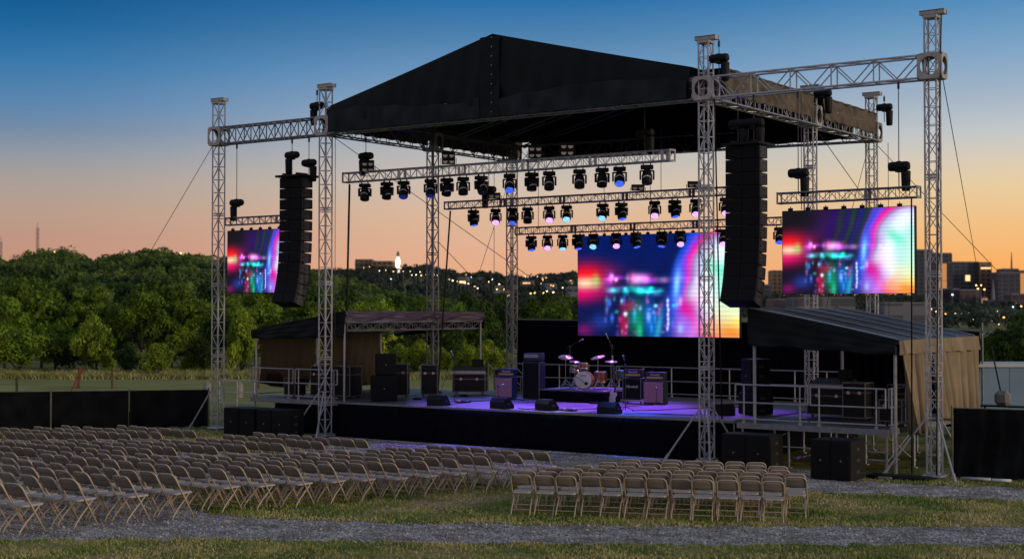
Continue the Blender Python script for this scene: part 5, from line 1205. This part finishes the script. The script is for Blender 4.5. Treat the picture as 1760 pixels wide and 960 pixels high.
rows = [
 ('nearest row at the field edge', [('round',34,90,558,92),('bushy',-18,89,560,80),('round',96,92,545,80),('dark',120,93,560,60),('bushy',165,91,541,84),('dark',218,90,585,46),('bright',272,88,590,66),('bushy',322,92,560,74),('dark',350,91,575,50),('tall',378,94,520,70),('bushy',415,92,530,72),('tall',455,94,512,70),('dark',498,93,540,70),('bushy',540,93,535,72)]),
 ('second row behind the field edge', [('tall',8,100,500,82),('round',72,103,486,96),('tall',128,102,512,70),('open',243,101,499,112),('tall',195,105,515,66),('dark',296,104,520,72),('tall',330,103,505,72),('round',400,106,500,80),('tall',440,108,496,70),('round',485,108,510,80),('tall',528,106,512,70),('round',575,108,508,84),('tall',620,110,512,76),('bushy',660,110,515,76),('round',700,112,518,80),('tall',742,112,512,72),('bushy',785,110,520,80),('dark',838,110,512,84),('dark',878,114,520,70)]),
 ('tall row behind the second row', [('dark',-10,122,472,110),('round',50,120,462,104),('dark',105,124,478,92),('tall',160,122,486,80),('dark',205,126,478,90),('round',255,125,474,90),('tall',300,124,482,84),('dark',345,126,478,80),('round',395,128,486,84),('dark',440,130,482,90),('tall',490,130,488,84),('dark',540,132,486,90),('dark',590,134,490,90),('round',640,134,500,90),('dark',690,136,502,90),('tall',740,138,500,84),('dark',800,140,498,90),('dark',855,142,498,84)]),
 ('scrub beneath the left tent roof', [('bushy',684,92,590,58),('bushy',716,90,582,56),('dark',700,96,560,70),('bushy',762,92,596,50),('bushy',800,89,592,60),('bright',842,87,584,56),('dark',780,97,560,76),('bushy',868,91,600,44)]),
 ('line above the backdrop', [('dark',905,150,508,80),('round',950,152,512,80),('dark',992,155,510,80),('round',1035,160,514,80),('dark',930,170,500,80),('tall',975,175,502,70)]),
 ('clump beyond the trailer', [('dark',1742,72,532,96),('dark',1700,78,575,90),('dark',1768,68,556,80),('dark',1655,90,585,70),('dark',1775,80,520,80)])]
for nm, L in rows:
    L = sorted(L, key=lambda a: a[1])
    for i, (k, px, d, top, wp) in enumerate(L): tree(k, px, d, top, wp, '%s, %s from left, %s' % (KW[k], ORD[i+1], nm), 'trees: '+nm)
# far-off woods that read as one mass
def woods(name, label, n, dr, pxr, size, nl, leaf, m, seed, flt=None):
    rng = np.random.default_rng(seed); Vs = []
    k = 0
    while k < n:
        d = math.sqrt(rng.uniform(dr[0]**2, dr[1]**2)); px = rng.uniform(*pxr)
        if flt and not flt(px, d): k += 1; continue
        r_ = size*rng.uniform(.7,1.35); p = gp(px, d, hz(px, d)); h = 2*r_*rng.uniform(.85,1.15)
        if d < 600:
            sk = interp(SKYL, px); lim = sk+(max(sk, 512)-sk)*(1-sst(150, 450, d))+rng.uniform(-3, 6); hm = max(3.0, ztop(lim, d)-p.z)
            if h > hm: r_ *= (hm/h)**.7; h = hm
        P, N, c = crown_points(rng, r_, h, h*.48, nl, 9, r_*.42); P += np.array(p)
        Vs.append(leaf_quads(P, N, leaf*rng.uniform(.9,1.1), rng)); k += 1
    V = np.concatenate(Vs); return tag(npmesh(name, V, np.arange(len(V)).reshape(-1,4), m), label, 'woods', kind='stuff')
woods('hillside_woods', 'dark green wooded hillside rising behind the tree rows', 1500, (95,500), (-480,800), 4.0, 420, .42, M['woods'], 31, lambda px, d: px < -75 or d > 150)
woods('valley_woods', 'darker belt of woods in the valley behind the stage', 260, (190,420), (700,1120), 3.4, 300, .4, M['woods'], 32)
woods('distant_woods', 'hazy distant wooded hills with town lights among them', 6000, (700,1650), (520,2150), 3.6, 46, 1.25, M['farwoods'], 33, lambda px, d: not (612 < px < 672 and d > 1380 and d < 1450))
woods('city_greenery', 'dark parkland trees below the city skyline', 240, (260,700), (1290,2150), 3.0, 160, .5, M['farwoods'], 34)
# ------------------------------------------------------------------ background buildings and lights
def facade(name, c, cw, sx, sz, lit=0.):
    m = bpy.data.materials.new(name); m.use_nodes = True; nt = m.node_tree; b = nt.nodes['Principled BSDF']; b.inputs['Roughness'].default_value = .5
    tc = nt.nodes.new('ShaderNodeTexCoord'); sp_ = nt.nodes.new('ShaderNodeSeparateXYZ'); nt.links.new(tc.outputs['Object'], sp_.inputs[0])
    ad_ = nt.nodes.new('ShaderNodeMath'); nt.links.new(sp_.outputs[0], ad_.inputs[0]); nt.links.new(sp_.outputs[1], ad_.inputs[1])
    cb = nt.nodes.new('ShaderNodeCombineXYZ'); nt.links.new(ad_.outputs[0], cb.inputs[0]); nt.links.new(sp_.outputs[2], cb.inputs[1])
    br = nt.nodes.new('ShaderNodeTexBrick'); br.offset = 0; nt.links.new(cb.outputs[0], br.inputs['Vector'])
    br.inputs['Scale'].default_value = 1; br.inputs['Brick Width'].default_value = sx; br.inputs['Row Height'].default_value = sz; br.inputs['Mortar Size'].default_value = sz*.22; br.inputs['Mortar Smooth'].default_value = .1
    br.inputs['Color1'].default_value = (*cw,1); br.inputs['Color2'].default_value = (*[q*.6 for q in cw],1); br.inputs['Mortar'].default_value = (*c,1)
    nt.links.new(br.outputs['Color'], b.inputs['Base Color'])
    return m
FC = [facade('dark_glass_tower', (.05,.06,.09), (.02,.03,.05), 6, 4), facade('brown_tower', (.20,.13,.08), (.05,.04,.04), 5, 4.2), facade('purple_brick', (.07,.045,.06), (.025,.02,.03), 5, 5), facade('pale_block', (.13,.14,.16), (.06,.07,.085), 8, 4)]
def building(label, x0, x1, top, d, dep, f, cat='building', grp='city skyline buildings', base=None, parts=(), rz=YAW, roof=True):
    px = (x0+x1)/2; w_ = (x1-x0)*d/FPX; g = hz(px, d) if base is None else base; h = ztop(top, d)-g
    t = thing('building', label, cat, gp(px, d, g), rz, grp)
    mb = MB(); mb.box((0,dep/2,h/2-3), (w_,dep,h+6)); mb.build('wall', f, t)
    if roof: mb = MB(); mb.box((0,dep/2,h+.6*d/1500), (w_*.96,dep*.96,1.2*d/1500)); mb.build('roof', M['alu_dark'], t)
    for (u, v, pw, ph, m_) in parts:   # lit windows, signs, and glowing panels painting sunset on the front
        mb = MB(); mb.box(((u-.5)*w_, -.15*d/400, v*h), (pw*w_, .3*d/400, ph*h)); mb.build('window', m_, t)
    return t
def side(t, m_, w_, dep, h, x):  mb = MB(); mb.box((x, dep/2, h/2), (.6, dep*.96, h*.98)); mb.build('side_facade', m_, t)
LW = GL['window']; GF = GL['facade']
building('slim dark tower just left of the far right wing tower', 1574,1604,430,1500,20,FC[0])
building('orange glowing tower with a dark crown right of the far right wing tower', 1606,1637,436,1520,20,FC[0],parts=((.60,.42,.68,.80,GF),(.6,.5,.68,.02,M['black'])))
building('broad dark blue tower with a small lit panel near its top', 1638,1684,451,1400,20,FC[0],parts=((.55,.68,.16,.12,LW),(.5,.30,.3,.03,GL['window']),(.8,.3,.2,.03,GL['window'])))
building('tan striped tower joined to the right of the broad blue tower', 1684,1705,452,1395,20,FC[1],parts=((.5,.9,.8,.03,LW),))
building('grey tower with a rooftop mast at the right edge of the photo', 1715,1752,469,1350,20,FC[0])
building('taller stepped tower block behind the grey tower', 1726,1752,463,1370,22,FC[0])
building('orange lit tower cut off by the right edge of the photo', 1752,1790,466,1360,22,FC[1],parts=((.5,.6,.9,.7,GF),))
building('low dark block with a white end wall right of the far right wing tower', 1620,1640,497,1100,15,FC[2],parts=((.7,.5,.1,.06,LW),))
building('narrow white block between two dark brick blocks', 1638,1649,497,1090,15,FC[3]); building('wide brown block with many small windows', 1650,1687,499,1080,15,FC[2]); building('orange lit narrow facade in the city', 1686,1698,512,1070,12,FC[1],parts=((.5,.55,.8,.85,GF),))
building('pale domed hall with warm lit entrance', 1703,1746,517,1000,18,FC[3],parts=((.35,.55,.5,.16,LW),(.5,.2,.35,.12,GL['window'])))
building('dark low block at the right edge with lit windows', 1738,1790,506,980,15,FC[2],parts=((.12,.55,.05,.1,LW),(.2,.3,.05,.1,LW)))
building('dim tower in the gap between the right speaker hang and right screen', 1326,1346,466,1500,20,FC[1]); building('low tower beside the dim tower behind the speaker hang', 1300,1326,490,1400,20,FC[0])
building('long low warehouse with orange lit end behind the right side tent', 1372,1470,512,300,14,FC[3],grp='low buildings behind the right tent',parts=((.25,.45,.16,.35,GL['facade']),(.62,.35,.08,.28,LW)))
building('low dark shed left of the long warehouse', 1330,1372,515,320,10,FC[2],grp='low buildings behind the right tent'); building('flat roofed pale building behind the far right wing tower', 1520,1600,521,260,10,FC[3],grp='low buildings behind the right tent')
mb = MB(); mb.tube([(0,0,0),(0,0,16)], [1.0,.4], 5); tag(mb.build('rooftop_mast', M['alu_dark'], loc=gp(1739,1350,ztop(463,1350))), 'thin mast on top of the grey tower at the right edge', 'mast')
mb = MB(); mb.tube([(0,0,0),(0,0,14),(0,0,27)], [1.8,1.5,.2], 6); tag(mb.build('church_spire', M['alu_dark'], loc=gp(1707,1300,4)), 'thin dark church spire between two city towers', 'spire')
# hill town
building('long flat roofed hall on the distant hilltop left of the lit tower', 610,640,447,1450,30,FC[1],grp='buildings on the distant hill',parts=((.5,.2,.5,.12,LW),)); building('wider lower wing of the hilltop hall', 638,675,450,1440,30,FC[1],grp='buildings on the distant hill',parts=((.3,.3,.3,.2,GF),))
t = thing('lit_monument', 'brightly lit white monument on the distant hilltop', 'monument', gp(684,1380,ztop(457,1380))); h = ztop(431,1380)-t.location.z
mb = MB(); mb.lathe([(2.3,-6),(2.3,h*.35),(1.9,h*.45),(1.2,h*.55),(.7,h*.62)], (0,0,0), 'Z', 12); mb.build('lit_shaft', GL['window'] if False else glow('monument_white',(1,.93,.8),2.2), t); mb = MB(); mb.lathe([(.6,h*.62),(1.2,h*.70),(1.5,h*.8),(1.0,h*.9),(.3,h)], (0,0,0), 'Z', 8); mb.build('top_finial', M['concrete'], t)
for i, (px, py, ww, hh, d, m_) in enumerate(((795,484,18,10,1100,LW),(858,498,18,9,900,FC[3]),(868,508,26,10,620,FC[3]),(985,501,26,11,800,FC[3]),(825,482,16,6,1200,FC[3]),(948,492,20,6,1000,FC[3]),(905,486,22,5,1100,FC[1]),(935,478,12,5,1250,LW),(980,487,14,6,1100,LW),(720,472,30,4,1350,GL['window']),(770,479,14,5,1250,FC[3]),(1000,505,40,4,760,FC[3]))):
    g = ztop(py+hh/2, d); t = thing('house', ['house'][0], 'house', gp(px, d, g), YAW+.2*(i%3-1), 'houses on the distant hill'); t['label'] = 'small building among the hill town lights, %s from left of the distant town' % ORD[min(20,1+sum(q[0] < px for q in ((795,),(858,),(868,),(985,),(825,),(948,),(905,),(935,),(980,),(720,),(770,),(1000,))))]
    w_ = ww*d/FPX; h_ = hh*d/FPX; wm = FC[3] if m_ in (LW, GL['window']) else m_
    mb = MB(); mb.box((0,4,h_/2-2), (w_,8,h_+4)); mb.build('wall', wm, t); mb = MB(); mb.prism([(-w_/2*1.05,h_),(w_/2*1.05,h_),(w_*.35,h_+h_*.35),(-w_*.35,h_+h_*.35)], 'Y', 0, 8.2); mb.build('roof', M['alu_dark'], t)
    if m_ is LW or i % 2 == 0: mb = MB(); mb.box((0,-.1,h_*.45), (w_*.6,.3,h_*.35)); mb.build('window', LW, t)
def lamp(px, py, d, kind, r, label, grp, pole=True):
    if grp == 'lamps on the distant hill':
        d = next((q for q in range(700, 1480, 20) if hz(px, q)+lr.uniform(9, 13) >= ztop(py, q)), 1400)
    g = hz(px, d); z = ztop(py, d); t = thing('street_lamp', label, 'street lamp', gp(px, d, min(g, z-6)), group=grp); h = z-t.location.z
    mb = MB(); mb.tube([(0,0,0),(0,0,h-r)], [.12*d/600,.08*d/600], 5); mb.build('pole', M['alu_dark'], t)
    mb = MB(); mb.lathe([(.1*r,-r*.8),(.8*r,-r*.5),(r,0),(.8*r,r*.5),(.1*r,r*.8)], (0,0,h), 'Z', 8); mb.build('lamp_head', GL[kind], t)
lr = random.Random(9)
LT = [(625,460,'warm'),(635,458,'warm'),(652,465,'white'),(663,464,'white'),(676,466,'warm'),(689,461,'amber'),(684,468,'warm'),(693,466,'white'),(705,466,'white'),(708,472,'white'),(715,472,'white'),(722,467,'white'),(724,473,'warm'),(733,472,'white'),(745,472,'white'),(752,473,'white'),(672,479,'cool'),
      (772,480,'warm'),(778,482,'white'),(786,483,'warm'),(792,484,'white'),(799,486,'white'),(805,487,'warm'),(801,472,'amber'),(810,476,'cool'),(816,492,'white'),(821,495,'white'),(840,484,'warm'),(846,480,'cool'),(858,488,'white'),(854,497,'warm'),(866,497,'warm'),(877,502,'cool'),(900,486,'warm'),(903,475,'white'),(908,475,'cool'),(912,504,'amber'),(919,503,'amber'),(930,487,'warm'),(933,481,'amber'),(939,477,'amber'),(924,475,'white'),(934,503,'warm'),(940,500,'white'),(951,502,'white'),(947,490,'amber'),(951,491,'warm'),(967,494,'white'),(981,482,'amber'),(992,499,'warm'),(985,493,'warm'),(955,512,'amber'),(963,510,'amber'),(970,513,'warm'),(978,503,'white'),(999,492,'white')]
for i, (px, py, k) in enumerate(LT): lamp(px, py, lr.uniform(900,1250), k, lr.uniform(.25,.46), 'glowing lamp on the distant hill, number %s from the left' % 'x', 'lamps on the distant hill'); 
for i, o in enumerate(sorted([o for o in bpy.data.objects if o.get('group') == 'lamps on the distant hill'], key=lambda o: (o.location-CAM).dot(RT)/(o.location-CAM).dot(FW))):
    q = i//20; o['label'] = '%s from left among the %s glowing lamps on the distant hill' % (ORD[i-q*20+1], ('first twenty','middle twenty','remaining')[q])
LC = [(1625,539,'amber'),(1642,539,'white'),(1653,538,'white'),(1664,537,'warm'),(1674,537,'warm'),(1690,537,'cool'),(1705,538,'warm'),(1622,557,'white'),(1643,552,'white'),(1657,550,'cool'),(1664,548,'warm'),(1672,548,'white'),(1647,557,'warm'),(1682,552,'white'),(1704,550,'warm'),(1725,545,'amber'),(1716,557,'warm'),(1736,561,'warm'),(1753,560,'amber'),(1755,526,'warm'),(1741,527,'cool'),(1548,535,'amber'),(1562,531,'white'),(1568,536,'warm'),(1584,536,'white'),(1600,531,'warm'),(1555,527,'white'),(1570,525,'warm'),(1609,535,'white'),(1714,535,'amber'),(1731,536,'amber'),(1678,490,'warm'),(1686,490,'warm'),(1681,496,'warm'),(1692,497,'warm'),(1637,506,'white')]
for i, (px, py, k) in enumerate(sorted(LC)): lamp(px, py, lr.uniform(330,420) if py > 515 else 1050, k, lr.uniform(.15,.25) if py > 515 else .6, '%s from left among the %s glowing lamps below the city skyline' % (ORD[i%18+1], 'left' if i < 18 else 'right'), 'lamps below the city skyline')
HL = [(92,434,'warm'),(113,440,'white'),(226,440,'white'),(205,450,'amber'),(310,436,'warm'),(340,442,'warm')]
for i, (px, py, k) in enumerate(HL): lamp(px, py, 470, k, .5, 'warm light glowing in the trees on the left ridge, %s from left' % ORD[i+1], 'lights on the left ridge')
building('warm lit stone building among the trees on the left ridge', 220,233,436,455,6,FC[1],grp='buildings on the left ridge',base=10,parts=((.5,.75,.7,.3,GL['facade']),)); 
for px, top, lab in ((64,391,'tall thin radio mast on the left ridge'),(1,415,'shorter radio mast at the left edge of the photo')):
    t = thing('radio_mast', lab, 'mast', gp(px,800,20)); h = ztop(top,800)-20; mb = MB(); truss(mb, (0,0,0), (0,0,h), 1.0, 1.0, 2.2, .10, .05); mb.build('lattice', M['alu_dark'], t); mb = MB(); mb.tube([(0,0,h),(0,0,h+3)], .12, 5); mb.build('antenna', M['alu_dark'], t)
mb = MB(); mb.add([gp(1290,250,.02), gp(1800,250,.02), gp(1800,270,.02), gp(1290,270,.02)], [(0,1,2,3)]); struct(mb.build('road', mat('far_road', (.12,.12,.13), .7)))
bpy.context.view_layer.update()
scene.view_settings.view_transform = 'Standard'; scene.view_settings.look = 'None'; scene.view_settings.exposure = 0
scene.render.engine = 'CYCLES'; scene.cycles.max_bounces = 5; scene.cycles.diffuse_bounces = 2; scene.cycles.transparent_max_bounces = 4; scene.cycles.caustics_reflective = False; scene.cycles.caustics_refractive = False
scene.cycles.use_denoising = True
scene.cycles.sample_clamp_indirect = 3
